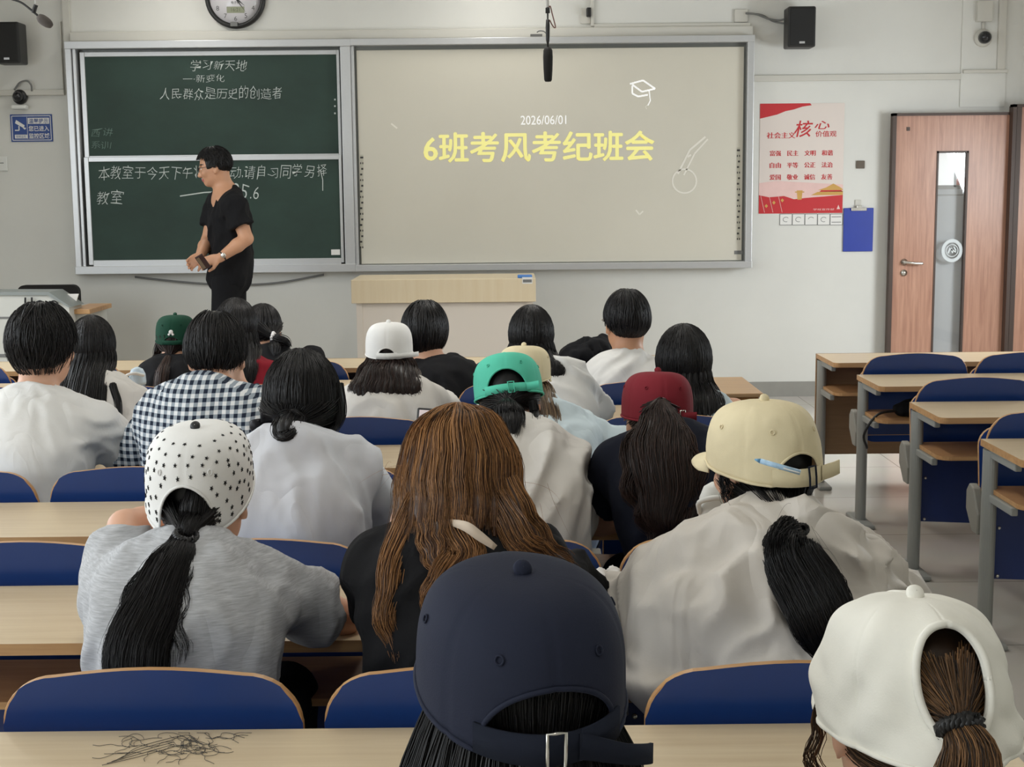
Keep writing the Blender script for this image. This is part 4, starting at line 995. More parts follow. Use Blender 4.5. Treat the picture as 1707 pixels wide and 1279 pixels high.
def hand_sdf(F, W, d, n, side, curl=.5, s=1.0, spread=.05):
    W = np.array(W, float); d = np.array(d, float); d /= np.linalg.norm(d); n = np.array(n, float); n -= d*(n@d); n /= np.linalg.norm(n); b = np.cross(d, n)*side
    R = np.stack([b, d, n], 1)
    F.ell(W+d*.045*s, (.037*s, .052*s, .016*s), R, .015)
    for i, (off, L) in enumerate(((.028, .070), (.0095, .079), (-.0095, .074), (-.028, .058))):
        p = W+d*(.082-.006*abs(i-1.3))*s+b*off*s; dd = d+b*(off/.028)*spread; dd /= np.linalg.norm(dd); c0 = curl*.6
        q = p+(dd*math.cos(c0)+n*math.sin(c0))*L*.46*s; c1 = curl*1.5
        r = q+(dd*math.cos(c1)+n*math.sin(c1))*L*.32*s; c2 = curl*2.1
        t = r+(dd*math.cos(c2)+n*math.sin(c2))*L*.24*s
        F.cap(p-d*.02*s, q, .0095*s, .0085*s, .004); F.cap(q, r, .0085*s, .0078*s, .002); F.cap(r, t, .0078*s, .0066*s, .002)
    p = W+d*.022*s+b*.03*s; q = p+(d*.7+b*.62+n*.25)*.042*s; t = q+(d*.9+b*.15+n*.42)*.034*s
    F.cap(p, q, .0125*s, .0105*s, .008); F.cap(q, t, .0105*s, .008*s, .003)
def toward(a, b, L):
    a = np.array(a, float); b = np.array(b, float); d = b-a; l = np.linalg.norm(d)
    return b if l <= L else a+d/l*L
class Person:
    pass
def build_body(root, J, H, skin, hres, male, hands=None, name='body'):
    pts = np.array([v for k, v in J.items() if isinstance(v, np.ndarray)]+[H.C]); lo = pts.min(0)-.2; hi = pts.max(0)+.2; lo[2] = -.005
    F = Field(lo, hi, hres); N = J['N']
    head_sdf(F, H)
    nr = .056 if male else .049
    F.cap(H.w((0, -.022, -.06)), N, nr*H.s, nr*1.08, .03)
    torso_sdf(F, J, 0.0, male)
    for s in 'LR':
        S, E, W = J['S'+s], J['E'+s], J['W'+s]; f = 1.08 if male else .92
        F.cap(S, E, .05*f, .038*f, .03); F.cap(E, E+(W-E)*.35, .039*f, .040*f, .012); F.cap(E+(W-E)*.35, W, .040*f, .026*f, .012)
        hd = (hands or {}).get(s, {})
        d = hd.get('d', (W-E)); n = hd.get('n', (0, 0, -1)); 
        hand_sdf(F, W, d, n, hd.get('side', 1 if s == 'L' else -1), hd.get('curl', .45), 1.0 if male else .92)
        Hp, K, A, T = J['H'+s], J['K'+s], J['A'+s], J['T'+s]
        F.cap(Hp, K, .082, .056, .04); F.cap(K, A, .055, .038, .02); F.cap(A, T, .04, .034, .02)
    V, Q = F.mesh(1)
    c = V[Q].mean(1); x, y, z = H.loc(c[:, 0], c[:, 1], c[:, 2]); mi = np.zeros(len(Q), int)
    mi[(np.abs(x) < .024) & (y > .07) & (z < -.060) & (z > -.082)] = 1
    for s in (-1, 1):
        e = ((x-s*.031)/.0125)**2+((z)/.0065)**2; mi[(e < 1) & (y > .06)] = 3; e = ((x-s*.031)/.006)**2+((z)/.0062)**2; mi[(e < 1) & (y > .06)] = 2
        e = ((x-s*.034)/.022)**2+((z-.024)/.0045)**2; mi[(e < 1) & (y > .06)] = 2
    return np_mesh(name, V, Q, [skin, M_LIP, M_EYE, M_EYEW], root, mi=mi)
def torso_sdf(F, J, inf, male, loose=0.0):
    N, P = J['N'], J['P']; ax = N-P; L = np.linalg.norm(ax); up = ax/L
    rt = J['SR']-J['SL']; rt = rt/np.linalg.norm(rt); fw = np.cross(up, rt); fw /= np.linalg.norm(fw); rt = np.cross(fw, up)
    R = np.stack([rt, fw, up], 1); m = 1.08 if male else J.get('wf', .92); b = J.get('bow', .03)
    def at_(t, o=0): return P+ax*t-fw*(b*math.sin(PI*t))+fw*o
    F.ell(at_(0), (.165+inf, .12+inf, .12+inf), R, .05)
    F.ell(at_(.3), (.135*m+inf+loose, .098*m+inf+loose, .16+inf), R, .08)
    F.ell(at_(.66), (.152*m+inf+loose*.6, .10*m+inf+loose*.5, .15+inf), R, .08)
    F.ell(at_(.86), (.14*m+inf, .072*m+inf, .085+inf), R, .06)
    for s in 'LR':
        q = J['S'+s]; F.cap(N-up*.015-fw*.012, q, .05*m+inf*.7, .055*m+inf*.8, .06)
        F.ell(at_(.72)+(q-N)*.5-fw*.03, (.075+inf, .055+inf, .10+inf), R, .06)
def person(label, row, px, py, dy=.36, yaw=0., pitch=.12, roll=0., sc=1.0, male=False, skin=None, hres=.010, byaw=0., lean=None, sh=None, hipdx=0., drop=0., arms=None, hands=None, neck=(0, -.11, -.105), bow=.03, hat=0.0, shy=0.0, group=None):
    skin = skin or SKIN; p = Person(); Yh = ROW[row]+dy; top = np.array(at(px, py, Yh)); C = top-np.array((0, 0, (.118+hat)*sc))
    H = Head(C, yaw, pitch, roll, sc); p.H = H; p.row = row; J = {}
    N = C+np.array(neck)*sc; J['N'] = N; hipY = ROW[row]+(.24 if row != 'H' else .04)
    J['P'] = np.array((N[0]+hipdx, hipY, .57)); sw = sh or (.185 if male else .165); cb, sb = math.cos(byaw), math.sin(byaw)
    for s, k in (('L', -1), ('R', 1)):
        J['S'+s] = N+np.array((k*sw*cb, k*sw*sb-.0+shy, -.045-drop)); z = HD+.045; near = ROW[row]+SP-DEP
        e, w = (arms or {}).get(s, ((k*(sw+.06), None, None), (k*.09, None, None)))
        E = np.array(e) if isinstance(e, Vector) else np.array((N[0]+e[0], near+.03 if e[1] is None else ROW[row]+e[1], z if e[2] is None else e[2]))
        Wt = np.array(w) if isinstance(w, Vector) else np.array((N[0]+w[0], near+.2 if w[1] is None else ROW[row]+w[1], z-.012 if w[2] is None else w[2]))
        J['E'+s] = toward(J['S'+s], E, .33); J['W'+s] = toward(J['E'+s], Wt, .25)
        J['H'+s] = J['P']+np.array((k*.085, .02, -.03)); J['K'+s] = np.array((J['P'][0]+k*.12, hipY+.40, .535)); J['A'+s] = np.array((J['P'][0]+k*.13, hipY+.34, .09)); J['T'+s] = J['A'+s]+np.array((k*.02, .15, -.045))
    J['bow'] = bow; p.J = J; p.male = male; p.skin = skin; p.hres = hres
    root = thing('person', label, 'person', (J['P'][0], J['P'][1], 0), group); p.root = root
    p.body = build_body(root, J, H, skin, hres, male, hands)
    return p
def folds(seed, amp, sx=9., sy=9., sz=6., w=.35):
    def fn(x, y, z):
        a = vnoise(x*4+seed, y*4, z*4, seed)-.5; b = vnoise(x*4, y*4+seed, z*4, seed+1)-.5; x = x+.45*z*np.sign(np.sin(seed*1.7)); z = z*.75
        n = vnoise(x*sx+a*w*6, y*sy+b*w*6, z*sz+a*w*6, seed+2); n2 = vnoise(x*sx*2.3+b*3, y*sy*2.3, z*sz*1.6+a*4, seed+3)
        return amp*2.9*(np.abs(n*2-1)*1.6-.55)+amp*1.1*(np.abs(n2*2-1)*1.6-.55)
    return fn
def shirt(p, m, sleeve='short', inf=.016, loose=.012, amp=.006, seed=1, collar='crew', hem=.46, h=None, name='shirt', slen=.62, sflare=.012, label=None, extra=None, sx=9., sz=6.):
    J, H = p.J, p.H; h = h or p.hres; pts = np.array([J[k] for k in ('N', 'P', 'SL', 'SR', 'EL', 'ER', 'WL', 'WR')]); lo = pts.min(0)-.22; hi = pts.max(0)+.17; lo[2] = hem-.03
    F = Field(lo, hi, h); torso_sdf(F, J, inf, p.male, loose); f = 1.08 if p.male else .93; N = J['N']; ax = N-J['P']; up = ax/np.linalg.norm(ax)
    for s in 'LR':
        S, E, W = J['S'+s], J['E'+s], J['W'+s]; i2 = inf*.75
        if sleeve == 'short':
            e = S+(E-S)*slen; F.cap(S, e, .054*f+i2, .047*f+i2+sflare, .035, clip=0.0)
        elif sleeve == 'long':
            F.cap(S, E, .054*f+i2, .044*f+i2+sflare*.6, .035); F.cap(E, E+(W-E)*.92, .044*f+i2+sflare*.6, .032*f+i2, .02, clip=.0)
            F.ell(E, (.05+i2, .05+i2, .046+i2), None, .02)
    if extra: extra(F, p)
    F.warp(folds(seed, amp, sx, sx, sz))
    nb = H.w((0, -.022, -.06)); nd = (nb-N)/np.linalg.norm(nb-N)
    rn = (.056 if p.male else .05)*1.08
    if collar in ('crew', 'high', 'shirt'):
        hgt = {'crew': .012, 'high': .06, 'shirt': .035}[collar]
        F.cap(N-nd*.03, N+nd*hgt, rn+.022, rn+.012 if collar != 'shirt' else rn+.016, .02, clip=0.0)
        if collar == 'shirt': F.cap(N-nd*.02, N+nd*.008, rn+.034, rn+.026, .006, clip=0.0)
    # open the neck so that skin rises out of the cloth
    F.cap_cut = None
    a = N+nd*(-.005 if collar == 'crew' else .02); b = N+nd*.2
    d = b-a; L2 = d@d; rr = rn+.006
    def hole(x, y, z):
        t = np.clip(((x-a[0])*d[0]+(y-a[1])*d[1]+(z-a[2])*d[2])/L2, 0, 1)
        return np.sqrt((x-a[0]-t*d[0])**2+(y-a[1]-t*d[1])**2+(z-a[2]-t*d[2])**2)-rr
    F.put(np.minimum(a, b)-rr, np.maximum(a, b)+rr, hole, 0, cut=True)
    z0 = hem; F.F = np.maximum(F.F, (z0-(F.lo[2]+F.h*np.arange(F.n[2])))[None, None, :].astype(np.float32))
    V, Q = F.mesh(1); o = np_mesh(name, V, Q, m, p.root, label=label); p.shirt = o
    from mathutils.bvhtree import BVHTree
    p.bvh = BVHTree.FromPolygons((V-np.array(world_loc(p.root))).tolist(), Q.tolist())
    return o
def trousers(p, m, h=.012, zc=.07, zs=.004, shoe=None):
    J = p.J; pts = np.array([J[k+s] for k in 'HKA' for s in 'LR']); lo = pts.min(0)-.2; hi = pts.max(0)+.2; lo[2] = zc-.03
    F = Field(lo, hi, h)
    rt = J['SR']-J['SL']; an = math.atan2(rt[1], rt[0]); F.ell(J['P']+np.array((0, 0, -.01)), (.172, .125, .12), np.array(Matrix.Rotation(an, 3, 'Z')), .03)
    for s in 'LR':
        F.cap(J['H'+s], J['K'+s], .092, .068, .04); F.cap(J['K'+s], J['A'+s], .068, .056, .02)
    F.F = np.maximum(F.F, (zc-(F.lo[2]+F.h*np.arange(F.n[2])))[None, None, :].astype(np.float32))
    V, Q = F.mesh(1); np_mesh('trousers', V, Q, m, p.root)
    for s in 'LR':
        A, T = J['A'+s], J['T'+s]; G = Field(np.minimum(A, T)-.1, np.maximum(A, T)+.1, .009)
        G.cap(A+np.array((0, -.02, -.04)), T, .045, .04, .02); G.F = np.maximum(G.F, (zs-(G.lo[2]+G.h*np.arange(G.n[2])))[None, None, :].astype(np.float32))
        V, Q = G.mesh(1); np_mesh('shoe', V, Q, shoe or M_WHITEP, p.root)

# hair -------------------------------------------------------------
class Hair:
    def __init__(s, p, seed=1, width=.002):
        s.p = p; s.H = p.H; s.rng = np.random.default_rng(seed); s.P = []; s.R = []; s.T = []; s.base = []; s.w = width; s.F = None
    def volume(s, lo, hi, h): s.F = Field(lo, hi, h)
    def add(s, P, w, tone, taper=True):
        """P (m,n,3) world paths"""
        m, n, _ = P.shape; t = np.linspace(0, 1, n)
        prof = (1-.75*t**2.5) if taper else np.ones(n)
        s.P.append(P); s.R.append(np.outer(np.broadcast_to(w, (m,)), prof)); s.T.append(np.broadcast_to(tone, (m,)))
    E_C = np.array((0, -.010, .016)); E_R = np.array((.083, .104, .105))
    def cap(s, n, low=-.06, side=-.03, front=.055, vol=1.0, length=1.0, lift=.0, tone=(.1, .6), wob=.05, seg=9, a_rng=(-PI, PI), top=1.3, taper=0.):
        """strands down the skull; low/side/front: lower hair edge behind, at the sides, above the face (head units)"""
        r = s.rng; a = r.uniform(*a_rng, n); ca = np.cos(a)    # a = 0 behind
        edge = np.where(ca > 0, side+(low-side)*ca**1.5, side+(front-side)*np.clip((-ca)*1.25, 0, 1)**.6)
        phi_e = np.arcsin(np.clip((edge-s.E_C[2])/s.E_R[2], -.97, .97)); phi_s = top-(top-phi_e)*r.uniform(0, 1-min(length, .999)+.15, n) if length < 1 else np.full(n, top)+r.uniform(-.25, .2, n)
        phi_f = np.maximum(phi_e, phi_s-length*2.6) if length < 1 else phi_e+r.uniform(-.04, .1, n)
        t = np.linspace(0, 1, seg)[None]; ph = phi_s[:, None]+(phi_f-phi_s)[:, None]*t
        aa = a[:, None]+wob*r.normal(0, 1, n)[:, None]*t*2+wob*.6*np.sin(5*t+r.uniform(0, 6, n)[:, None])
        off = vol*(1+r.uniform(-.015, .02, n)[:, None])+lift*t**2*r.uniform(.2, 1, n)[:, None]
        rho = np.cos(ph)
        off = off*(1-taper*np.clip((-.015-(s.E_C[2]+s.E_R[2]*np.sin(ph)))/.07, 0, 1.2))
        X = s.E_C[0]+s.E_R[0]*off*rho*np.sin(aa); Y = s.E_C[1]-s.E_R[1]*off*rho*np.cos(aa); Z = s.E_C[2]+s.E_R[2]*off*np.sin(ph)
        s.add(s.H.W(np.stack([X, Y, Z], -1)), s.w*r.uniform(.7, 1.4, n), r.uniform(*tone, n))
    def skull(s, vol=1.0, low=-.06, side=-.03, front=.05, face=.035, h=None, taper=0.):
        ztop = getattr(s, 'ztop', .078) if vol < 1 else 9
        """base volume of the scalp hair"""
        H = s.H; C = H.w((0, -.01, .0)); e = .17*H.s*vol; F = s.F or Field(C-e, C+e, h or .007); s.F = F
        c, rr = s.E_C, s.E_R*vol*.985
        def fn(x, y, z):
            u, v, w = H.loc(x, y, z); tp = 1-taper*np.clip((-.015-w)/.07, 0, 1.2); u = u/tp; v = np.where(v < 0, v/tp, v); X, Y, Z = (u-c[0])/rr[0], (v-c[1])/rr[1], (w-c[2])/rr[2]
            k0 = np.sqrt(X*X+Y*Y+Z*Z); k1 = np.sqrt((X/rr[0])**2+(Y/rr[1])**2+(Z/rr[2])**2); d = k0*(k0-1)/np.maximum(k1, 1e-6)
            b = np.clip((-v)/.09, 0, 1); zl = side+(low-side)*b
            d = np.maximum(d, (zl-w)); d = np.maximum(d, np.minimum(v-face, front-w)); d = np.maximum(d, w-ztop); return d*H.s
        F.put(C-.15*H.s*vol, C+.15*H.s*vol, fn, .01)
    def lock(s, path, rad, n, tone=(.1, .6), flat=1.0, base=True, wave=0.0, seg=14, ends=(.8, 1.0), core=.82, nrm=None, wavef=3.0, freeze=.0):
        """a tress along world points; rad: radii at the points"""
        Pm = catmull(path, 28); rr = np.interp(np.linspace(0, 1, 28), np.linspace(0, 1, len(rad)), rad)
        if getattr(s.p, 'bvh', None) is not None:
            Pm = Pm.copy(); off = np.array(world_loc(s.p.root))
            for i_, (q_, r0_) in enumerate(zip(Pm, rr)):
                o_ = Vector(q_-off)+Vector((0, -.5, .12)); hit = s.p.bvh.ray_cast(o_, Vector((0, 1, -.24)).normalized())[0]
                if hit is not None:
                    yl = hit[1]+off[1]-r0_*flat*.55-.004
                    if Pm[i_][1] > yl: Pm[i_][1] = yl
            for _ in range(2): Pm[1:-1, 1] = np.minimum(Pm[1:-1, 1], .5*Pm[1:-1, 1]+.25*(Pm[:-2, 1]+Pm[2:, 1]))
        T = np.gradient(Pm, axis=0); T /= np.linalg.norm(T, axis=1)[:, None]
        nr = np.array(nrm if nrm is not None else (0, -1, 0.05), float); U = np.cross(T, nr); U /= np.linalg.norm(U, axis=1)[:, None]; W = np.cross(U, T)
        r = s.rng; rho = np.sqrt(r.uniform(.25, 1.0, n)); th = r.uniform(0, 2*PI, n); te = r.uniform(*ends, n)
        t = np.linspace(0, 1, seg)[None]*te[:, None]; x = t*27; i = np.clip(x.astype(int), 0, 26); f = (x-i)[..., None]
        g = lambda A: A[i]*(1-f)+A[i+1]*f
        q = rr[i]*(1-f[..., 0])+rr[i+1]*f[..., 0]
        thw = th[:, None]+.25*r.normal(0, 1, n)[:, None]*t
        wv = wave*np.sin(2*PI*wavef*t+r.uniform(0, 1.6, n)[:, None])*np.minimum(1, t*3)
        P = g(Pm)+g(U)*((q*rho[:, None]*np.cos(thw))+wv)[..., None]+g(W)*(q*rho[:, None]*np.sin(thw)*flat+wv*.4)[..., None]
        P = P+r.normal(0, .0012, (n, 1, 3))*t[..., None]*3
        s.add(P, s.w*r.uniform(.7, 1.3, n), r.uniform(*tone, n))
        if base:
            k = 14; an = 2*PI*np.arange(k)/k; prof = rr*core*np.clip((1-np.linspace(0, 1, 28))*8, .15, 1)
            V = Pm[:, None]+prof[:, None, None]*(U[:, None]*np.cos(an)[None, :, None]+W[:, None]*np.sin(an)[None, :, None]*flat)
            b = np.arange(27)[:, None]*k+np.arange(k)[None]; b2 = np.arange(27)[:, None]*k+(np.arange(k)+1)[None] % k
            s.base.append((V.reshape(-1, 3), np.stack([b, b2, b2+k, b+k], -1).reshape(-1, 4)))
    def gather(s, tie, n, z0=.03, amax=2.2, tone=(.1, .5), vol=1.0, zlow=-.08):
        vol = vol*.94
        """hair combed from under a cap to the tie (world point)"""
        r = s.rng; a = r.uniform(-amax, amax, n); z = z0+r.uniform(-1, .4, n)*np.abs(a)/amax*.05
        ph = np.arcsin(np.clip((z-s.E_C[2])/s.E_R[2], -1, 1)); X = s.E_C[0]+s.E_R[0]*vol*np.cos(ph)*np.sin(a); Y = s.E_C[1]-s.E_R[1]*vol*np.cos(ph)*np.cos(a)
        A = np.stack([X, Y, z], -1); tl = s.H.R.T@(np.array(tie)-s.H.C)/s.H.s
        t = np.linspace(0, 1, 10)[None, :, None]; B = A[:, None]*(1-t)+tl*t
        # push out to the skull surface
        d = (B-s.E_C)/(s.E_R*vol*r.uniform(.98, 1.03, (n, 1, 1))); L = np.linalg.norm(d, axis=2, keepdims=True); lim = np.where(L < 1, 1, L)
        out = s.E_C+(d/np.maximum(L, 1e-6)*np.maximum(L, 1))*(s.E_R*vol); k = np.clip(1-np.maximum(t-.8, 0)*5, 0, 1)
        B = out*k+B*(1-k)
        B = s.H.W(B)+r.normal(0, .004*s.H.s, (n, 1, 3))*(1-t*.3)*np.array((1, .3, 1))
        s.add(B, s.w*r.uniform(.7, 1.3, n), r.uniform(*tone, n), taper=False)
    def push(s, q, r=.0):
        if getattr(s.p, 'bvh', None) is None: return np.array(q)
        off = np.array(world_loc(s.p.root)); q = np.array(q, float)
        hit = s.p.bvh.ray_cast(Vector(q-off)+Vector((0, -.5, .12)), Vector((0, 1, -.24)).normalized())[0]
        if hit is not None: q[1] = min(q[1], hit[1]+off[1]-r)
        return q
    def fly(s, n, around, rad, L=.06, tone=(.2, .6)):
        n = n//5; r = s.rng; st = np.array(around)+r.normal(0, 1, (n, 3))*rad; d = r.normal(0, 1, (n, 3)); d[:, 2] -= .6; d /= np.linalg.norm(d, axis=1)[:, None]
        t = np.linspace(0, 1, 9)[None, :, None]; P = st[:, None]+d[:, None]*L*t+np.array((0, 0, -1))*L*.5*t**2+r.normal(0, .008, (n, 1, 3))*np.sin(3*t)
        s.add(P, s.w*.35, r.uniform(*tone, n))
    def build(s, m, name='hair', label=None):
        Vs, Qs, Ts = [], [], []; o = 0
        if s.F is not None:
            s.F.warp(lambda x, y, z: .004*(vnoise(x*60, y*60, z*14, 5)-.5)); V, Q = s.F.mesh(1); Vs.append(V); Qs.append(Q); Ts.append(np.full(len(V), .15)); o += len(V)
        for V, Q in s.base: Vs.append(V); Qs.append(Q+o); Ts.append(np.full(len(V), .12)); o += len(V)
        for P, R, T in zip(s.P, s.R, s.T):
            V, Q = tubes(P, R*s.H.s); Vs.append(V); Qs.append(Q+o); o += len(V); Ts.append(np.repeat(T, P.shape[1]*3))
        return np_mesh(name, np.concatenate(Vs), np.concatenate(Qs), m, s.p.root, tone=np.concatenate(Ts), label=label)

# caps -------------------------------------------------------------
class Cap:
    def __init__(s, H, yaw=0., tilt=0., roll=0., sc=1.0, rx=.0945, ry=.114, hh=.122, z0=.0, a0=.62, arch=.045, strap=.024, dip=.02, off=(0, -.006, 0), ex=3.6):
        s.H = H; s.rx, s.ry, s.hh, s.z0, s.a0, s.arch, s.strap, s.dip, s.ex = rx*sc, ry*sc, hh*sc, z0, a0, arch*sc, strap*sc, dip*sc, ex
        s.Rl = np.array(Matrix.Rotation(yaw, 3, 'Z') @ Matrix.Rotation(-tilt, 3, 'X') @ Matrix.Rotation(roll, 3, 'Y')); s.off = np.array(off)
        s.dent = None
    def edge(s, a):
        e = 0*a; k = np.abs(a) < s.a0
        return np.where(k, s.strap*.2+s.arch*np.sqrt(np.clip(1-(a/s.a0)**2, 0, 1)), e)
    def pt(s, a, z, out=0.0):
        """azimuth (0 = behind, + = right), height above the rim -> world"""
        a = np.asarray(a, float); z = np.asarray(z, float); e = s.ex
        rho = np.clip(1-np.clip(z/s.hh, 0, 1)**e, 0, 1)**(1/e) if True else 0
        seam = sum(np.exp(-((np.mod(a-k*PI/3+PI, 2*PI)-PI)/.022)**2) for k in range(6))*.0013*np.clip(rho*2, 0, 1)
        pf = 1+.012*np.cos(6*(a-PI/6)+PI)*np.clip(1-rho, 0, 1)
        r = rho*pf+(out-seam)/s.rx
        if s.dent is not None: r = r+s.dent(a, z)
        X = s.rx*r*np.sin(a); Y = -s.ry*r*np.cos(a); Z = s.z0+z-s.dip*np.cos(a)*rho*np.clip(1-z/s.hh, 0, 1)+out*np.clip(1-rho, 0, 1)
        P = np.stack(np.broadcast_arrays(X, Y, Z), -1)+s.off
        return s.H.W(P@s.Rl.T)
    def build(s, root, m, parts=(), label=None, na=120, nv=26, brim=True, star=None, strap_m=None, button_m=None, buckle=None, eyelets=True, strap_on=True, tail=None, brim_len=.072, hole=None):
        if hole: na, nv = 300, 90
        a = np.linspace(-PI, PI, na, endpoint=False); v = 1-(1-np.linspace(0, 1, nv))**1.6
        e = s.edge(a); Z = e[None]+(s.hh-e)[None]*v[:, None]; A = np.broadcast_to(a, Z.shape); V = s.pt(A, Z).reshape(-1, 3)
        V = np.concatenate([V, s.pt(0, s.hh)[None]]); i, j = np.meshgrid(np.arange(nv-2), np.arange(na), indexing='ij')
        Q = np.stack([i*na+j, i*na+(j+1) % na, (i+1)*na+(j+1) % na, (i+1)*na+j], -1).reshape(-1, 4)
        top = len(V)-1; jj = np.arange(na); T = np.stack([(nv-2)*na+jj, (nv-2)*na+(jj+1) % na, np.full(na, top)], -1)
        hem = []
        if hole:
            zc, hz, hw = hole; rf = lambda z: (1-np.clip(z/s.hh, 0, 1)**s.ex)**(1/s.ex)
            qa, qz = A[:-2].ravel(), (e[None]+(s.hh-e)[None]*v[:, None])[:-2].ravel(); inside = ((s.rx*rf(qz)*np.sin(qa)/hw)**2+((qz-zc)/hz)**2 < 1) & (np.cos(qa) > 0)
            Q = Q[~inside[np.minimum(Q[:, 0], len(inside)-1)]]
            t = np.linspace(0, 2*PI, 81); hx, hzz = hw*np.cos(t), zc+hz*np.sin(t); ha = np.arcsin(np.clip(hx/(s.rx*rf(hzz)), -.99, .99)); hem = [(ha, hzz)]
        # rim hem
        P = s.pt(a, e, .0)[None]; P = np.concatenate([P, P[:, :2]], 1); Vh, Qh = tubes(P, np.full((1, na+2), .0028*s.H.s), 6)
        for ha, hzz in hem:
            for do, rr_ in ((.001, .0042), (-.001, .004)):
                P2 = s.pt(ha, hzz, do)[None]; P2 = np.concatenate([P2, P2[:, 1:2]], 1); V2, Q2 = tubes(P2, np.full((1, P2.shape[1]), rr_*s.H.s), 7); Qh = np.concatenate([Qh, Q2+len(Vh)]); Vh = np.concatenate([Vh, V2])
        mi = np.zeros(len(Q)+len(Qh), int); Q = np.concatenate([Q, Qh+len(V)]); V = np.concatenate([V, Vh])
        mats = [m]; 
        if star is not None:
            sv, st_ = star(s); T2 = st_+len(V); V = np.concatenate([V, sv]); T = np.concatenate([T, T2]); mats.append(M_HOLE); mi = np.concatenate([mi, np.zeros(na, int), np.ones(len(T2), int)])
        else: mi = np.concatenate([mi, np.zeros(len(T), int)])
        o = np_mesh('cap', V, Q, mats, root, T=T, mi=mi, label=label); s.o = o
        md = o.modifiers.new('thickness', 'SOLIDIFY'); md.thickness = .002; md.offset = -1
        def sub(nm, V, Q, mm, T=None, lb=None):
            return np_mesh(nm, V, Q, mm, o, T=T, label=lb)
        # button
        c = s.pt(0, s.hh, .004); n = s.pt(0, s.hh, .02)-s.pt(0, s.hh, 0); n /= np.linalg.norm(n); u = np.cross(n, (1, 0, 0)); u /= np.linalg.norm(u); w = np.cross(n, u)
        rings = []
        for rr, hgt in ((.0085, -.004), (.0095, 0), (.008, .003), (.004, .0045), (.0005, .005)):
            t = np.linspace(0, 2*PI, 16, endpoint=False); rings.append(c+(n*hgt+0)*s.H.s+(np.cos(t)[:, None]*u+np.sin(t)[:, None]*w)*rr*s.H.s)
        Vb = np.concatenate(rings); q = np.array([[r*16+k, r*16+(k+1) % 16, (r+1)*16+(k+1) % 16, (r+1)*16+k] for r in range(4) for k in range(16)]); sub('button', Vb, q, button_m or m)
        if eyelets:
            for k in range(6):
                aa = (k+.5)*PI/3; z = s.hh*.66; t = np.linspace(0, 2*PI, 13); P = s.pt(aa+.04*np.cos(t), z+.0034*np.sin(t), .0012)[None]; Ve, Qe = tubes(P, np.full((1, 13), .0011*s.H.s), 5); sub('eyelet', Ve, Qe, m)
        if strap_on:
            t = np.linspace(-s.a0-.04, s.a0+.04, 30); zz = np.array((0.0, s.strap)); off = .0035
            rows = [s.pt(t, np.full(30, zz[0]), off), s.pt(t, np.full(30, zz[1]), off), s.pt(t, np.full(30, zz[1]), off-.003), s.pt(t, np.full(30, zz[0]), off-.003)]
            Vb = np.concatenate(rows); q = [[r*30+k, r*30+k+1, ((r+1) % 4)*30+k+1, ((r+1) % 4)*30+k] for r in range(4) for k in range(29)]; sub('strap', Vb, np.array(q), strap_m or m)
            if tail is not None:
                a1, da, dz = tail; t = np.linspace(0, 1, 16); aa = a1+da*t; cz = s.strap*.5+dz*t**1.3; of = .005+.024*t**1.4
                rows = [s.pt(aa, cz-s.strap*.42, of), s.pt(aa, cz+s.strap*.42, of), s.pt(aa, cz+s.strap*.42, of-.003), s.pt(aa, cz-s.strap*.42, of-.003)]
                # below the rim the band hangs along the rim radius
                for r_, zc in zip(rows, (-.42, .42, .42, -.42)): pass
                Vb = np.concatenate(rows); n_ = 16; q = [[r*n_+k, r*n_+k+1, ((r+1) % 4)*n_+k+1, ((r+1) % 4)*n_+k] for r in range(4) for k in range(n_-1)]; sub('strap_end', Vb, np.array(q), strap_m or m)
            if buckle is not None:
                ab, bm_ = buckle; w_ = .078; t = np.array([-1, 0, 1, 1, 1, 0, -1, -1, -1, 0.]); zq = np.array([-1, -1, -1, 0, 1, 1, 1, 0, -1, -1.])
                P = s.pt(ab+w_*t, s.strap*.5+s.strap*.62*zq, .0075)[None]; Vb, Qb = tubes(P, np.full((1, 10), .0019*s.H.s), 6); sub('buckle', Vb, Qb, bm_, lb='silver metal buckle' if bm_ is M_CHROME else None)
        if brim:
            nu, nw = 25, 8; u = np.linspace(-1, 1, nu); L = brim_len*np.sqrt(np.clip(1-np.abs(u)**2.6, 0, 1)); b = s.pt(PI+u*.98, np.zeros(nu), -.001); fwd = s.H.R@(s.Rl@np.array((0, 1, 0))); dn = s.H.R@(s.Rl@np.array((0, 0, -1)))
            rows = [b+(fwd[None]*L[:, None]*t+dn[None]*(.012*t*(L/.07)[:, None]+.022*t*(u**2)[:, None]))*s.H.s for t in np.linspace(0, 1, nw)]
            Vb = np.concatenate(rows); q = [[r*nu+k, r*nu+k+1, (r+1)*nu+k+1, (r+1)*nu+k] for r in range(nw-1) for k in range(nu-1)]
            bo = sub('brim', Vb, np.array(q), m); md = bo.modifiers.new('thickness', 'SOLIDIFY'); md.thickness = .003; md.offset = 0
        return o
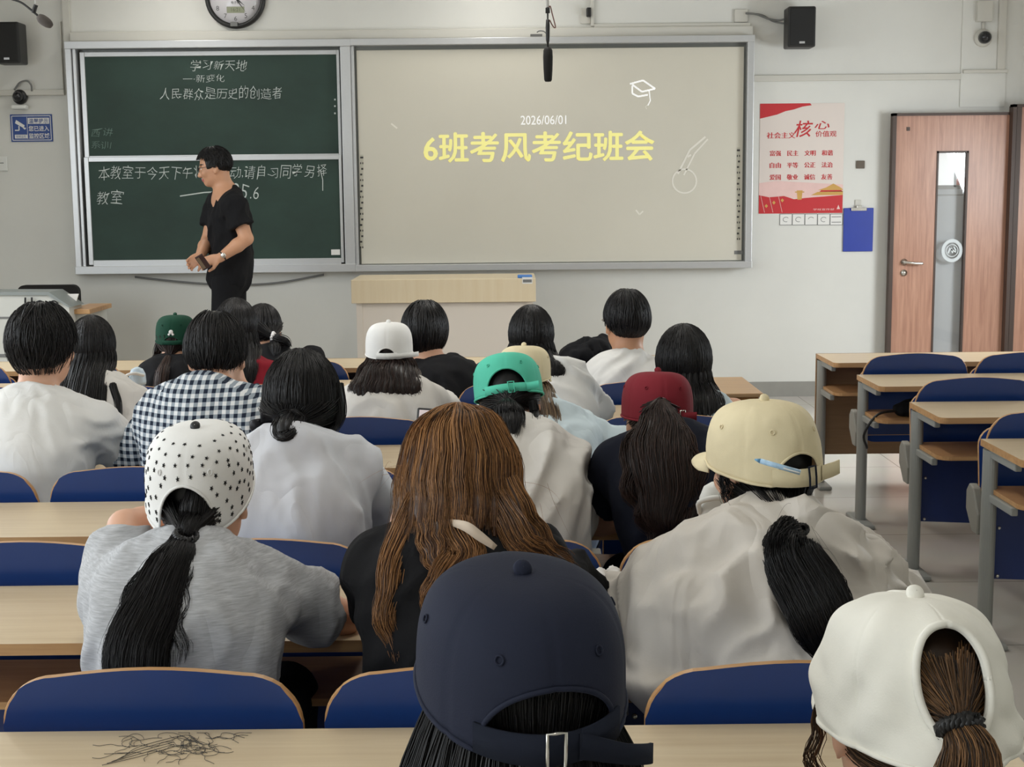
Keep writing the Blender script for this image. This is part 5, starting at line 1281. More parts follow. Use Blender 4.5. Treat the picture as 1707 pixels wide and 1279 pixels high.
def ring_tie(p, c, axis, r, m, minor=.006, braid=True, name='hair_tie', label=None):
    c = np.array(c, float); axis = np.array(axis, float); axis /= np.linalg.norm(axis); u = np.cross(axis, (.3, .9, .2)); u /= np.linalg.norm(u); w = np.cross(axis, u)
    t = np.linspace(0, 2*PI, 49); Vs, Qs = [], []; o = 0
    for k in range(3 if braid else 1):
        ph = 2*PI*k/3; rr = r+(minor*.7*np.cos(9*t+ph) if braid else minor*.5*np.sin(11*t)); hh = minor*.9*np.sin(9*t+ph) if braid else minor*.3*np.cos(7*t)
        P = (c+(np.cos(t)*rr)[:, None]*u+(np.sin(t)*rr)[:, None]*w+hh[:, None]*axis)[None]; V, Q = tubes(P, np.full((1, 49), minor*(.62 if braid else 1)), 7); Vs.append(V); Qs.append(Q+o); o += len(V)
    return np_mesh(name, np.concatenate(Vs), np.concatenate(Qs), m, p.root, label=label)
M_TIE = mat('black_elastic', rgb(22, 21, 22), .4)
# ------------------------------------------------------------------ the teacher
def make_teacher():
    p = Person(); p.male = True; p.skin = SKIN2; p.hres = .006; Y = 8.92
    H = Head(at(357, 277, Y), 1.72, .22, .0, 1.0); p.H = H
    J = {'N': np.array(at(376, 322, Y)), 'P': np.array(at(382, 462, Y+.02)), 'SL': np.array(at(391, 344, Y-.16)), 'SR': np.array(at(362, 342, Y+.16)),
         'EL': np.array(at(411, 398, Y-.2)), 'WL': np.array(at(367, 430, Y-.27)), 'ER': np.array(at(346, 402, Y+.12)), 'WR': np.array(at(333, 427, Y-.12)), 'bow': .02}
    P = J['P']; zf = .12
    for s, k in (('L', -1), ('R', 1)):
        J['H'+s] = P+np.array((0.0, k*.085, -.03)); J['K'+s] = np.array((P[0]-.02+k*.03, P[1]+k*.09, zf+.51)); J['A'+s] = np.array((P[0]+.03+k*.05, P[1]+k*.09, zf+.09)); J['T'+s] = J['A'+s]+np.array((-.16, 0, -.045))
    p.J = J
    root = thing('person', 'person in black T-shirt and glasses standing in profile before the blackboard', 'person', (P[0], P[1], zf)); p.root = root
    hands = {'L': dict(d=(-.95, -.05, -.2), n=(.15, .75, -.5), side=1, curl=.55), 'R': dict(d=(-.5, -.6, -.45), n=(.3, -.9, -.1), side=-1, curl=.55)}
    build_body(root, J, H, SKIN2, .0055, True, hands)
    shirt(p, C_BLACK, 'short', inf=.013, loose=.012, amp=.006, seed=3, hem=P[2]-.14, h=.008, slen=.62, sflare=.014)
    trousers(p, C_BLACK, .011, zc=zf+.06, zs=zf+.004, shoe=M_BLACK)
    h = Hair(p, 5, .0018); h.skull(1.04, -.07, -.012, .075, .045, .006, taper=.22)
    h.cap(700, -.07, -.012, .07, taper=.22, vol=1.05, length=.35, lift=.06, wob=.08, tone=(0, .4)); h.cap(160, -.05, .0, .055, vol=1.07, length=.5, lift=.08, a_rng=(1.9, 4.4), tone=(0, .4)); h.build(HB)
    bm = bmesh.new()
    for s in (-1, 1):
        c = H.w((s*.034, .098, .0)); r = H.R
        pts = [c+(r@np.array((.023*math.cos(t)*(1+.1*math.cos(2*t)), 0, .017*math.sin(t)))) for t in np.linspace(0, 2*PI, 17)]; bm_tube(bm, pts, .0016, 6, 34)
        bm_tube(bm, [H.w((s*.057, .097, .004)), H.w((s*.073, .06, .004)), H.w((s*.083, .0, .0)), H.w((s*.083, -.02, -.012))], .0016, 6)
    bm_tube(bm, [H.w((-.011, .1, .003)), H.w((0, .104, .006)), H.w((.011, .1, .003))], .0016, 6)
    from_bm('glasses', bm, M_BLACK, root)
    w = J['WL']; d = (J['WL']-J['EL']); d /= np.linalg.norm(d)
    bm = bmesh.new(); bm_cyl(bm, w-d*.03, w-d*.015, .031, .0305, 20); from_bm('watch_strap', bm, M_BLACK, root)
    bm = bmesh.new(); c = w-d*.022+np.array((.008, -.03, .004)); bm_lathe(bm, [(.002, .004), (.014, .004), (.016, 0), (.016, -.006), (.012, -.008), (.002, -.008)], c, 'Y', 18); from_bm('watch_face', bm, M_CHROME, root)
    q = at(338, 437, Y-.34)
    t = thing('phone', 'dark phone held in the hands of the standing person', 'phone', q)
    bm = bmesh.new(); v = bm_box(bm, -.026, .026, -.005, .005, -.05, .05, .004)
    R = Matrix.Rotation(-.5, 4, 'Y') @ Matrix.Rotation(.35, 4, 'X'); bmesh.ops.transform(bm, matrix=Matrix.Translation(q) @ R, verts=bm.verts); from_bm('phone_body', bm, mat('phone_case', rgb(60, 42, 40), .35), t)
    bm = bmesh.new(); bm_box(bm, -.022, -.002, -.0062, -.0048, -.04, .04); bmesh.ops.transform(bm, matrix=Matrix.Translation(q) @ R, verts=bm.verts); from_bm('phone_back', bm, M_CHROME, t)
make_teacher()

def tailpath(*a): return [np.array(at(x, y, Y)) for x, y, Y in a]
def plain(p, m=None): trousers(p, m or C_PANTS, .014)
A_ = lambda x, y, Y: at(x, y, Y)

# ------------------------------------------------------------------ nearest row
LAP = {'L': ((-.24, .12, .64), (-.08, .34, .62)), 'R': ((.24, .12, .64), (.08, .34, .62))}
def girl_navy():
    p = person('person in washed navy cap with black hair, nearest to the camera', 'H', 862, 962, .08, yaw=.10, pitch=-.02, sc=1.07, hat=.004, hres=.009, bow=.0, neck=(0, -.04, -.19), arms=LAP)
    shirt(p, C_BLACK, 'short', seed=4); plain(p); H = p.H
    h = Hair(p, 11, .0008); h.skull(.93, -.1, -.1, .05)
    h.gather(H.w((0, -.09, -.16)), 2600, z0=.04, amax=1.9, tone=(0, .5), vol=1.03)
    for k, a in enumerate(np.linspace(-1.75, 1.75, 11)):
        s_ = math.sin(a); c_ = math.cos(a)
        h.lock([H.w((.07*s_, -.008-.082*c_, .015)), H.w((.094*s_, -.015-.104*c_, -.065)), H.w((.104*s_, -.03-.1*c_, -.14)), H.w((.112*s_, -.05-.085*c_, -.23)), H.w((.112*s_, -.055-.08*c_, -.33))], (.012, .026, .031, .031, .02), 260, (0, .5), wave=.002)
    h.fly(60, H.w((.1, -.03, -.15)), .02, .05); h.fly(50, H.w((-.1, -.03, -.15)), .02, .05); h.build(HB)
    c = Cap(H, yaw=.16, tilt=-.06, sc=1.07, hh=.110, z0=.016, a0=.70, arch=.050, strap=.0235, dip=.022, ex=3.4)
    c.dent = lambda a, z: .012*(vnoise(a*3+20, z*30, a*0, 4)-.5)
    c.build(p.root, K_NAVY, strap_m=M_STRAP, buckle=(-.02, M_CHROME), tail=(.20, .85, -.05))
girl_navy()
def girl_ivory():
    p = person('person in ivory cap with ponytail pulled through its tall back opening, bottom right corner', 'H', 1522, 996, .12, yaw=.05, pitch=.15, sc=1.05, hat=.0, hres=.009, bow=.0, neck=(0, -.04, -.19), arms=LAP)
    shirt(p, C_WHITE, 'short', seed=5); plain(p); H = p.H
    h = Hair(p, 12, .0006); h.ztop = .1; h.skull(.93, -.075, -.05, .05)
    tie = H.w((.004, -.128, .012))
    h.gather(tie, 4600, z0=.062, amax=.7, tone=(.05, .85), vol=1.0); h.gather(H.w((.0, -.1, -.05)), 1000, z0=.0, amax=2.3, tone=(0, .5), vol=1.0)
    h.lock([tie, H.w((.006, -.146, -.012)), H.w((.0, -.156, -.06)), H.w((.0, -.15, -.14)), H.w((.0, -.145, -.22))], (.015, .028, .036, .036, .02), 1500, (.05, .9), wave=.002)
    for s_, x in ((-1, -.086), (1, .088)):
        h.lock([H.w((x, .03, .0)), H.w((x*1.06, .035, -.05)), H.w((x*.98, .04, -.11)), H.w((x*1.04, .045, -.17))], (.006, .008, .007, .004), 40, (.1, .6), base=False, wave=.006)
    h.build(HMB)
    c = Cap(H, yaw=.06, tilt=-.02, sc=1.05, hh=.122, z0=-.010, a0=.001, arch=.0, strap=.02, dip=.02, ex=2.8)
    def dent(a, z):
        b = np.cos(a)
        f = .10*np.exp(-((np.mod(a+1.0+PI, 2*PI)-PI)/.16-(z-.05)/.03)**2/1.2)*np.exp(-((z-.045)/.04)**2)+.10*np.exp(-((np.mod(a-1.05+PI, 2*PI)-PI)/.18+(z-.05)/.03)**2/1.2)*np.exp(-((z-.045)/.04)**2)
        return -f*np.clip(b+.6, 0, 1)+.14*(vnoise(a*2.2+9, z*26, a*0, 8)-.5)+.12*(vnoise(a*3+3, z*58+a*2, a*0, 18)-.5)*np.clip(1-z/.1, 0, 1)
    c.dent = dent
    c.build(p.root, K_IVORY, eyelets=False, strap_on=False, hole=(.068, .046, .037))
    ring_tie(p, tie+np.array((0, -.002, -.002)), tie-H.w((.006, -.142, -.01)), .0175*H.s, M_TIE, .0062)
girl_ivory()

# ------------------------------------------------------------------ second row from the camera
def star_field(rows, seed=3):
    def fn(c):
        rng = random.Random(seed); V, T = [], []; n = 0
        for z in np.linspace(.012, c.hh*.94, rows):
            rad = (1-(z/c.hh)**c.ex)**(1/c.ex); m = max(3, int(26*rad))
            for k in range(m):
                a = -PI+2*PI*(k+rng.uniform(-.18, .18)+(.5 if int(z*1000) % 2 else 0))/m; zz = z+rng.uniform(-.004, .004)
                if float(c.edge(np.array(a))) > zz-.008: continue
                r0 = .0036; rot = rng.uniform(0, 6.28); aa = [a]; zs = [zz]
                for i in range(10):
                    t = rot+i*PI/5; r_ = r0 if i % 2 == 0 else r0*.42; aa.append(a+r_*math.cos(t)/(c.rx*max(rad, .2))); zs.append(zz+r_*math.sin(t)*max(.35, min(1, (1-(zz/c.hh)**3)+.2)))
                P = c.pt(np.array(aa), np.minimum(np.array(zs), c.hh*.995), .0012); V.append(P); T += [(n, n+1+i, n+1+(i+1) % 10) for i in range(10)]; n += 11
        return np.concatenate(V), np.array(T)
    return fn
def girl_star():
    p = person('person in white cap printed with black stars, long black ponytail over grey T-shirt', 'G', 333, 709, .47, yaw=-.02, pitch=-.05, sc=1.05, hat=.012, hres=.007, bow=.05, sh=.142, drop=.012,
               arms={'L': (A_(210, 880, 2.73), A_(292, 868, 2.9)), 'R': (A_(572, 1030, 2.74), A_(520, 1010, 2.95))})
    shirt(p, C_HEATH, 'short', inf=.012, loose=.008, amp=.006, seed=21, h=.007, collar='high', slen=.66, sflare=.02); plain(p); H = p.H
    h = Hair(p, 21, .0007); h.skull(.93, -.085, -.06, .05)
    tie = h.push(at(318, 886, 2.53), .014)
    h.gather(tie, 2200, z0=.01, amax=1.95, tone=(0, .5), vol=1.01)
    h.lock(tailpath((330, 815, 2.585), (324, 850, 2.56), (318, 886, 2.545)), (.02, .024, .017), 600, (0, .5))
    h.lock([tie]+tailpath((316, 890, 2.545), (308, 915, 2.52), (285, 965, 2.50), (262, 1030, 2.47), (250, 1090, 2.44), (246, 1130, 2.43)), (.016, .026, .042, .055, .06, .05), 2200, (0, .6), flat=.55, wave=.003, ends=(.75, 1))
    h.lock(tailpath((312, 905, 2.52), (260, 940, 2.50), (225, 1000, 2.47), (205, 1060, 2.45), (195, 1110, 2.43)), (.008, .015, .015, .01, .006), 70, (.1, .6), base=False, wave=.006, flat=.5)
    h.lock(tailpath((322, 905, 2.52), (328, 950, 2.50), (318, 1010, 2.47), (325, 1080, 2.44)), (.008, .014, .014, .01), 70, (.1, .6), base=False, wave=.006, flat=.5)
    h.fly(60, at(300, 930, 2.5), .03, .09)
    h.build(HB)
    c = Cap(H, yaw=-.02, tilt=-.07, sc=1.03, hh=.118, z0=.012, a0=.56, arch=.062, strap=.02, dip=.052, ex=3.5, off=(0, -.012, 0))
    c.build(p.root, K_WHITE, star=star_field(9), button_m=M_BLACK, strap_on=False)
    ring_tie(p, tie, (.3, -.2, 1), .0195, M_TIE, .006)
girl_star()
def girl_auburn():
    p = person('person with long brown highlighted hair and black T-shirt, phone raised before the face', 'G', 765, 686, .47, yaw=.03, pitch=.30, sc=1.04, hres=.007, bow=.05, sh=.150,
               arms={'L': (A_(642, 1035, 2.72), A_(684, 800, 2.88)), 'R': ((.27, .5, None), (.08, .7, None))}, hands={'L': dict(d=(.15, .1, 1), n=(1, .3, 0), side=1, curl=.7)})
    shirt(p, C_BLACK, 'short', inf=.014, loose=.012, amp=.006, seed=22, h=.008, slen=.62, sflare=.018); plain(p); H = p.H
    h = Hair(p, 22, .0008); h.skull(1.05, -.1, -.1, .05)
    for k, a in enumerate(np.linspace(-2.0, 2.0, 13)):
        s_, c_ = math.sin(a), math.cos(a)
        h.lock([H.w((.01*s_, -.03-.03*c_, .120)), H.w((.062*s_, -.015-.08*c_, .092)), H.w((.088*s_, -.01-.112*c_, .03)), H.w((.096*s_, -.015-.118*c_, -.04)), H.w((.10*s_, -.03-.105*c_, -.11))+np.array((0, -.01, -.0))], (.008, .02, .027, .029, .027), 300, (.12, 1.0), wave=.0025, seg=12)
    Yb = 2.52
    for path, rad, n in ((((700, 830, 2.58), (672, 890, 2.54), (655, 950, 2.52), (650, 1010, 2.50), (672, 1060, 2.50)), (.026, .03, .022, .017, .006), 150),
                         (((760, 860, 2.55), (775, 910, 2.5), (745, 950, 2.47), (725, 985, 2.46), (718, 1010, 2.46)), (.035, .04, .034, .022, .008), 260),
                         (((720, 850, 2.56), (730, 900, 2.5), (742, 940, 2.47)), (.03, .034, .02), 120),
                         (((820, 830, 2.56), (850, 880, 2.52), (885, 915, 2.51), (925, 935, 2.52), (962, 960, 2.54)), (.03, .036, .034, .026, .008), 240),
                         (((845, 800, 2.58), (872, 860, 2.55), (905, 905, 2.54), (950, 930, 2.56)), (.022, .028, .024, .008), 140)):
        h.lock(tailpath(*path), rad, int(n*2.2), (.1, .85), wave=.003, flat=.6, ends=(.7, 1))
    h.fly(90, H.w((-.1, -.05, -.02)), .03, .09, (.4, .9)); h.fly(60, H.w((.1, -.05, -.06)), .03, .09, (.4, .9)); h.build(HAU)
    bm = bmesh.new()
    pts = tailpath((745, 868, 2.48), (775, 876, 2.43), (800, 893, 2.42), (826, 912, 2.42)); P = catmull(pts, 12)
    for i in range(11):
        for s_ in (0,):
            pass
    wv = [(.004+.005*math.sin(PI*i/11)) for i in range(12)]; A = [bm.verts.new(P[i]+np.array((.003, -.006, wv[i]))) for i in range(12)]; B = [bm.verts.new(P[i]+np.array((-.003, -.006, -wv[i]))) for i in range(12)]
    for i in range(11): bm.faces.new((A[i], B[i], B[i+1], A[i+1]))
    o = from_bm('hair_ribbon', bm, cloth('beige_ribbon', rgb(206, 190, 172)), p.root, True, label='beige ribbon tied across the back hair'); md = o.modifiers.new('thickness', 'SOLIDIFY'); md.thickness = .002
    q = np.array(at(720, 697, 2.99))
    t = thing('phone', 'phone with pale case and black rim held up before the brown haired person', 'phone', q)
    R = Matrix.Rotation(.08, 4, 'Y') @ Matrix.Rotation(-.25, 4, 'X'); X = Matrix.Translation(Vector(q)-Vector((0, 0, .055))) @ R
    bm = bmesh.new(); bm_box(bm, -.038, .038, -.005, .005, -.075, .075, .004); bmesh.ops.transform(bm, matrix=X, verts=bm.verts); from_bm('phone_frame', bm, M_BLACK, t)
    bm = bmesh.new(); bm_box(bm, -.033, .033, -.0062, -.0045, -.07, .07, .0005); bmesh.ops.transform(bm, matrix=X, verts=bm.verts); from_bm('phone_screen', bm, emis('lit_phone_screen', rgb(226, 214, 216), .25), t)
girl_auburn()
def girl_cream():
    p = person('person in cream cap with a blue pen stuck in it, cream jacket and black ponytail', 'G', 1272, 670, .47, yaw=.42, pitch=.06, sc=1.05, hat=.004, hres=.007, bow=.05, sh=.142, hipdx=.02, drop=.028,
               arms={'L': (A_(1080, 1016, 2.66), A_(1130, 970, 2.9)), 'R': ((.25, .50, None), (.10, .74, None))})
    H = p.H
    def drape(F, p):
        J = p.J
        F.cap(J['SL'], J['EL'], .058, .06, .05); F.cap(J['EL'], np.array(at(1088, 1140, 2.52)), .062, .045, .07); F.cap(np.array(at(1145, 1000, 2.58)), np.array(at(1105, 1160, 2.46)), .085, .05, .08)
        F.cap(np.array(at(1150, 935, 2.50)), np.array(at(1330, 1045, 2.44)), .016, .02, .03); F.cap(np.array(at(1135, 985, 2.48)), np.array(at(1300, 1075, 2.43)), .02, .025, .04)
        F.cap(J['SR'], J['ER'], .075, .07, .05)
    shirt(p, C_CREAM, 'long', inf=.016, loose=.012, amp=.011, seed=23, h=.007, collar='shirt', extra=drape, sx=8, sz=7); plain(p)
    h = Hair(p, 23, .0007); h.skull(.94, -.085, -.07, .05)
    tie = h.push(at(1309, 864, 2.56), .018)
    h.gather(tie, 2600, z0=-.03, amax=2.3, tone=(0, .5), vol=1.06)
    h.lock([tie]+tailpath((1309, 868, 2.56), (1306, 890, 2.49), (1318, 930, 2.46), (1345, 985, 2.42), (1375, 1040, 2.38), (1395, 1085, 2.35), (1405, 1120, 2.34)), (.017, .035, .052, .06, .058, .046, .03), 2200, (0, .6), flat=.6, wave=.003, ends=(.75, 1))
    h.lock(tailpath((1315, 885, 2.5), (1365, 930, 2.47), (1400, 985, 2.43), (1425, 1040, 2.4)), (.008, .014, .012, .008), 60, (.1, .6), base=False, wave=.005, flat=.5)
    h.lock(tailpath((1208, 770, 2.66), (1210, 810, 2.64), (1214, 850, 2.63)), (.012, .011, .006), 70, (.1, .5), base=False, wave=.003)
    h.fly(50, tie, .03, .06); h.build(HB)
    c = Cap(H, yaw=.0, tilt=.0, sc=1.05, hh=.120, z0=-.001, a0=.52, arch=.044, strap=.026, dip=.020, ex=3.2)
    c.dent = lambda a, z: .045*(vnoise(a*2.4+3, z*22, a*0, 6)-.5)+.02*(vnoise(a*7+3, z*70, a*0, 16)-.5)
    c.build(p.root, K_BEIGE, tail=(.50, .45, .0), buckle=(.16, M_STRAP), brim_len=.08)
    ring_tie(p, tie, (0, -.35, 1), .020, M_TIE, .007)
    a = np.array(at(1258, 766, 2.50)); b = np.array(at(1334, 788, 2.485)); d = (b-a); 
    t = thing('pen', 'pale blue pen stuck in the back of the cream cap', 'pen', a)
    bm = bmesh.new(); bm_cyl(bm, a+d*.12, b, .0048, .0050, 12); from_bm('barrel', bm, mat('pale_blue_plastic', rgb(168, 200, 226), .3, var=.15, vscale=90), t)
    bm = bmesh.new(); bm_cyl(bm, a, a+d*.12, .0012, .0046, 12); from_bm('tip', bm, mat('blue_plastic', rgb(110, 165, 205), .3), t)
    bm = bmesh.new(); bm_tube(bm, [a+d*.97+np.array((0, -.006, 0)), a+d*.8+np.array((0, -.008, 0)), a+d*.62+np.array((0, -.006, 0))], .0015, 6); from_bm('clip', bm, M_WHITEP, t)
girl_cream()
# ------------------------------------------------------------------ third row from the camera (row F)
def girl_bun():
    p = person('person with black hair in a low bun and pale grey hooded top', 'F', 502, 588, .46, yaw=-.06, pitch=.12, sc=1.06, hat=.006, hres=.009, bow=.05, sh=.138)
    H = p.H
    def hood(F, p):
        N = p.J['N']
        F.cap(at(425, 748, 3.40), at(500, 738, 3.36), .035, .04, .05); F.cap(at(500, 738, 3.36), at(590, 752, 3.42), .04, .03, .05)
        F.cap(at(440, 775, 3.37), at(455, 850, 3.36), .045, .03, .05); F.cap(at(585, 765, 3.38), at(445, 865, 3.36), .018, .02, .03); F.cap(at(560, 765, 3.37), at(430, 830, 3.35), .014, .014, .02)
    shirt(p, C_HOOD, 'long', inf=.02, loose=.02, amp=.006, seed=31, h=.008, collar='high', extra=hood); plain(p)
    h = Hair(p, 31, .0011); h.skull(1.10, -.09, -.09, .05)
    h.cap(900, -.10, -.09, .05, vol=1.12, tone=(0, .5), top=1.25, wob=.03); bun = np.array(at(486, 702, 3.44))
    h.gather(bun, 900, z0=.0, amax=2.2, tone=(0, .5), vol=1.20)
    r_ = .026
    for k in range(5):
        a = k*1.25; pth = [bun+np.array((r_*math.cos(a+t), -.012-.008*math.cos(3*t), r_*.8*math.sin(a+t)))*(1, 1, 1) for t in np.linspace(0, 4.2, 7)]
        h.lock(pth, (.008, .014, .015, .014, .006), 90, (0, .5))
    h.lock([bun+np.array((0, 0, .02)), bun+np.array((0, -.02, 0)), bun+np.array((0, 0, -.02))], (.02, .028, .02), 60, (0, .4))
    h.lock(tailpath((560, 640, 3.54), (566, 690, 3.52), (552, 728, 3.5)), (.02, .016, .006), 90, (0, .5)); h.build(HB)
    bm = bmesh.new(); c = at(452, 708, 3.42)
    bm_tube(bm, [at(427, 700, 3.42), at(432, 722, 3.41), at(455, 724, 3.40), at(478, 716, 3.41), at(462, 700, 3.42), at(436, 697, 3.42)], lambda u: .014+.004*math.sin(20*u), 10, 30)
    from_bm('scrunchie', bm, cloth('black_satin', rgb(24, 24, 28), rough=.4), p.root, True)
girl_bun()
def girl_mint():
    p = person('person in mint green cap and white sweatshirt with a short black ponytail', 'F', 848, 592, .50, yaw=.0, pitch=.36, roll=-.10, sc=.95, hat=-.002, hres=.009, bow=.06, sh=.128, hipdx=.01, neck=(.005, -.13, -.10), drop=.01,
               arms={'L': ((-.22, None, None), (-.06, None, None)), 'R': ((.15, .42, None), (.08, .7, None))})
    shirt(p, C_OFFW, 'long', inf=.022, loose=.03, amp=.006, seed=32, h=.009, sflare=.016); plain(p); H = p.H
    h = Hair(p, 32, .0011); h.skull(.96, -.10, -.08, .05); tie = np.array(at(846, 668, 3.46))
    h.gather(tie, 1300, z0=.0, amax=2.4, tone=(0, .5), vol=1.04)
    h.lock([tie, *tailpath((846, 682, 3.42), (848, 700, 3.415), (852, 724, 3.41))], (.016, .034, .036, .014), 520, (0, .6), flat=.5, ends=(.6, 1))
    for x0, x1 in ((838, 820), (856, 872)): h.lock([tie, *tailpath(((x0+x1)/2, 690, 3.42), (x1, 712, 3.415))], (.012, .018, .004), 120, (0, .6), flat=.5, ends=(.6, 1), base=False)
    h.lock(tailpath((888, 668, 3.50), (892, 690, 3.49), (888, 714, 3.48)), (.012, .011, .004), 60, (0, .5)); h.build(HB)
    c = Cap(H, yaw=-.05, tilt=.0, sc=1.0, hh=.117, z0=-.003, a0=.62, arch=.058, strap=.022, dip=.01); c.build(p.root, K_TEAL, buckle=(.12, K_TEAL), tail=(.55, .22, .0))
girl_mint()
def girl_burgundy():
    p = person('person in burgundy cap and dark navy T-shirt with a wavy dark brown ponytail', 'F', 1095, 619, .50, yaw=.12, pitch=.14, roll=.04, sc=.98, hat=.0, hres=.008, bow=.06, sh=.140, neck=(.025, -.16, -.055), drop=.0, hipdx=.03,
               arms={'L': (A_(1000, 872, 3.58), A_(1085, 866, 3.62)), 'R': ((.2, .48, None), (.1, .68, None))})
    shirt(p, C_NAVY, 'short', inf=.014, loose=.0, amp=.004, seed=33, h=.009, slen=.62, sflare=.016); plain(p); H = p.H
    h = Hair(p, 33, .0011); h.skull(.95, -.09, -.06, .05); tie = np.array(at(1103, 668, 3.44))
    h.gather(tie, 1000, z0=.0, amax=2.2, tone=(0, .5), vol=1.03)
    h.lock([tie, *tailpath((1102, 700, 3.40), (1100, 740, 3.375), (1098, 790, 3.365), (1100, 840, 3.355), (1108, 880, 3.35))], (.016, .058, .078, .07, .05, .008), 1300, (0, .8), flat=.42, wave=.006, wavef=2.5, ends=(.6, 1))
    for q in ((1058, 740, 1048, 800, 1062, 850), (1140, 740, 1152, 790, 1140, 850), (1080, 780, 1070, 840, 1082, 885), (1120, 790, 1128, 850, 1118, 895)):
        h.lock([tie, *tailpath((q[0], q[1], 3.37), (q[2], q[3], 3.36), (q[4], q[5], 3.355))], (.012, .03, .026, .006), 160, (.1, .9), flat=.4, wave=.008, base=False)
    h.build(HBR)
    c = Cap(H, yaw=-.06, tilt=.0, sc=1.0, hh=.119, z0=-.003, a0=.46, arch=.042, strap=.024, dip=.014); c.build(p.root, K_RED, strap_on=True, tail=(.42, .35, .0), buckle=(.5, M_CHROME))
    cc = H.w((.062, -.098, .004))
girl_burgundy()

# ------------------------------------------------------------------ row E
def man_left():
    p = person('person with thick short black hair and white T-shirt at the left picture edge', 'E', 68, 509, .46, yaw=-.18, pitch=.04, sc=1.09, male=True, hres=.009, bow=.05, neck=(-.01, -.06, -.175), drop=.02, sh=.185,
               arms={'R': ((.27, .46, None), (.16, .68, None))})
    shirt(p, C_WHITE, 'long', inf=.02, loose=.02, amp=.005, seed=41, h=.009, sflare=.02); plain(p, C_JEANS)
    h = Hair(p, 41, .0016); h.skull(1.08, -.095, -.03, .06, h=.008, taper=.15); h.cap(1500, -.10, -.035, .05, taper=.15, vol=1.10, length=.42, lift=.05, wob=.09, tone=(0, .5)); h.cap(350, -.11, -.05, .05, vol=1.13, length=.5, lift=.06, wob=.12, tone=(.1, .7)); h.build(HB)
    o = box_obj('paper_sheet', at(-30, 745, 4.5).x, at(22, 745, 4.5).x, 4.42, 4.60, HD+.001, HD+.004, M_PAPER, None); tag(o, 'white paper on the desk left of the person at the left edge', 'paper')
man_left()
def man_check():
    p = person('person with short black hair in a blue and white gingham shirt, cheek on hand', 'E', 358, 522, .46, yaw=.05, pitch=.10, sc=1.08, male=True, hres=.007, bow=.06, neck=(0, -.11, -.115), drop=.015, sh=.148,
               arms={'R': ((.20, .52, None), Vector(at(398, 640, 4.52))), 'L': ((-.27, .44, None), (-.1, .7, None))}, hands={'R': dict(d=(-.25, .15, 1), n=(-1, .1, 0), side=-1, curl=.8)})
    shirt(p, C_GING, 'long', inf=.02, loose=.024, amp=.006, seed=42, h=.009, collar='shirt'); plain(p)
    h = Hair(p, 42, .0015); h.skull(1.05, -.075, -.02, .06, h=.007, taper=.18); h.cap(1500, -.08, -.02, .05, taper=.18, vol=1.06, length=.45, lift=.05, wob=.07, tone=(0, .5)); h.cap(250, -.07, -.02, .05, vol=1.09, length=.5, lift=.06, wob=.1, tone=(.1, .7)); h.build(HB)
man_check()
def girl_small_cream():
    p = person('person in small cream cap with straight light brown hair and pale blue top', 'E', 874, 575, .62, yaw=-.10, pitch=.12, sc=.93, hat=.0, hres=.010, bow=.04, sh=.155, neck=(.055, -.09, -.135), drop=.02,
               arms={'R': ((.27, .50, None), (.12, .74, None))})
    shirt(p, C_LBLUE, 'long', inf=.018, loose=.02, amp=.006, seed=43, h=.010); plain(p); H = p.H
    h = Hair(p, 43, .0014); h.skull(.94, -.1, -.1, .05)
    for a in np.linspace(-1.7, 1.7, 9):
        s_, c_ = math.sin(a), math.cos(a); h.lock([H.w((.064*s_, -.008-.076*c_, .0)), H.w((.09*s_, -.02-.105*c_, -.06)), H.w((.094*s_, -.04-.10*c_, -.14))+np.array((.01, 0, 0)), H.w((.09*s_, -.06-.09*c_, -.20))+np.array((.02, 0, 0))], (.006, .025, .025, .014), 120, (.1, .9), wave=.002)
    h.build(HLB)
    c = Cap(H, yaw=-.2, sc=.99, hh=.119, z0=-.003, a0=.5, arch=.04, strap=.022); c.build(p.root, K_BEIGE)
girl_small_cream()

# ------------------------------------------------------------------ row D
def longhair(p, seed, m, zend=-.30, vol=1.06, w=.0018, tone=(0, .5), amax=1.9, n=13, spread=1.0, nstr=130, dx=0., wave=.002, rad=(.004, .010, .025, .005), back=.0, top=1.0, label=None):
    n = 19
    H = p.H; h = Hair(p, seed, w); h.skull(vol, -.1, -.1, .05); h.cap(1100, -.10, -.09, .05, vol=vol*1.02, tone=tone, wob=.03)
    for a in np.linspace(-amax, amax, n):
        s_, c_ = math.sin(a), math.cos(a); h.lock([H.w((.066*s_*vol, -.01-.082*c_*vol, .02)), H.w((.080*s_*vol, -.015-.098*c_*vol, -.045)), H.w((.094*s_*vol*spread, -.045-.10*c_*vol, (-.07+zend)/2))+np.array((dx*.5, -back*.5, 0)), H.w((.088*s_*vol*spread, -.07-.09*c_*vol, zend))+np.array((dx, -back, 0))], rad, nstr, tone, wave=wave, ends=(.6, 1))
    return h
def girl_long():
    p = person('person with very long straight black hair and white top, behind the left white T-shirt', 'D', 152, 530, .46, yaw=.05, pitch=.08, sc=.98, hres=.011, sh=.14, hipdx=.05, neck=(.035, -.09, -.16), drop=.03)
    shirt(p, C_OFFW, 'short', inf=.02, loose=.025, amp=.006, seed=51, slen=.85); plain(p)
    h = longhair(p, 51, HB, -.40, 1.04, back=.03, n=13, nstr=150); h.lock(tailpath((190, 640, 5.14), (200, 670, 5.10), (205, 706, 5.09)), (.014, .012, .006), 60, (0, .5)); h.build(HB)
girl_long()
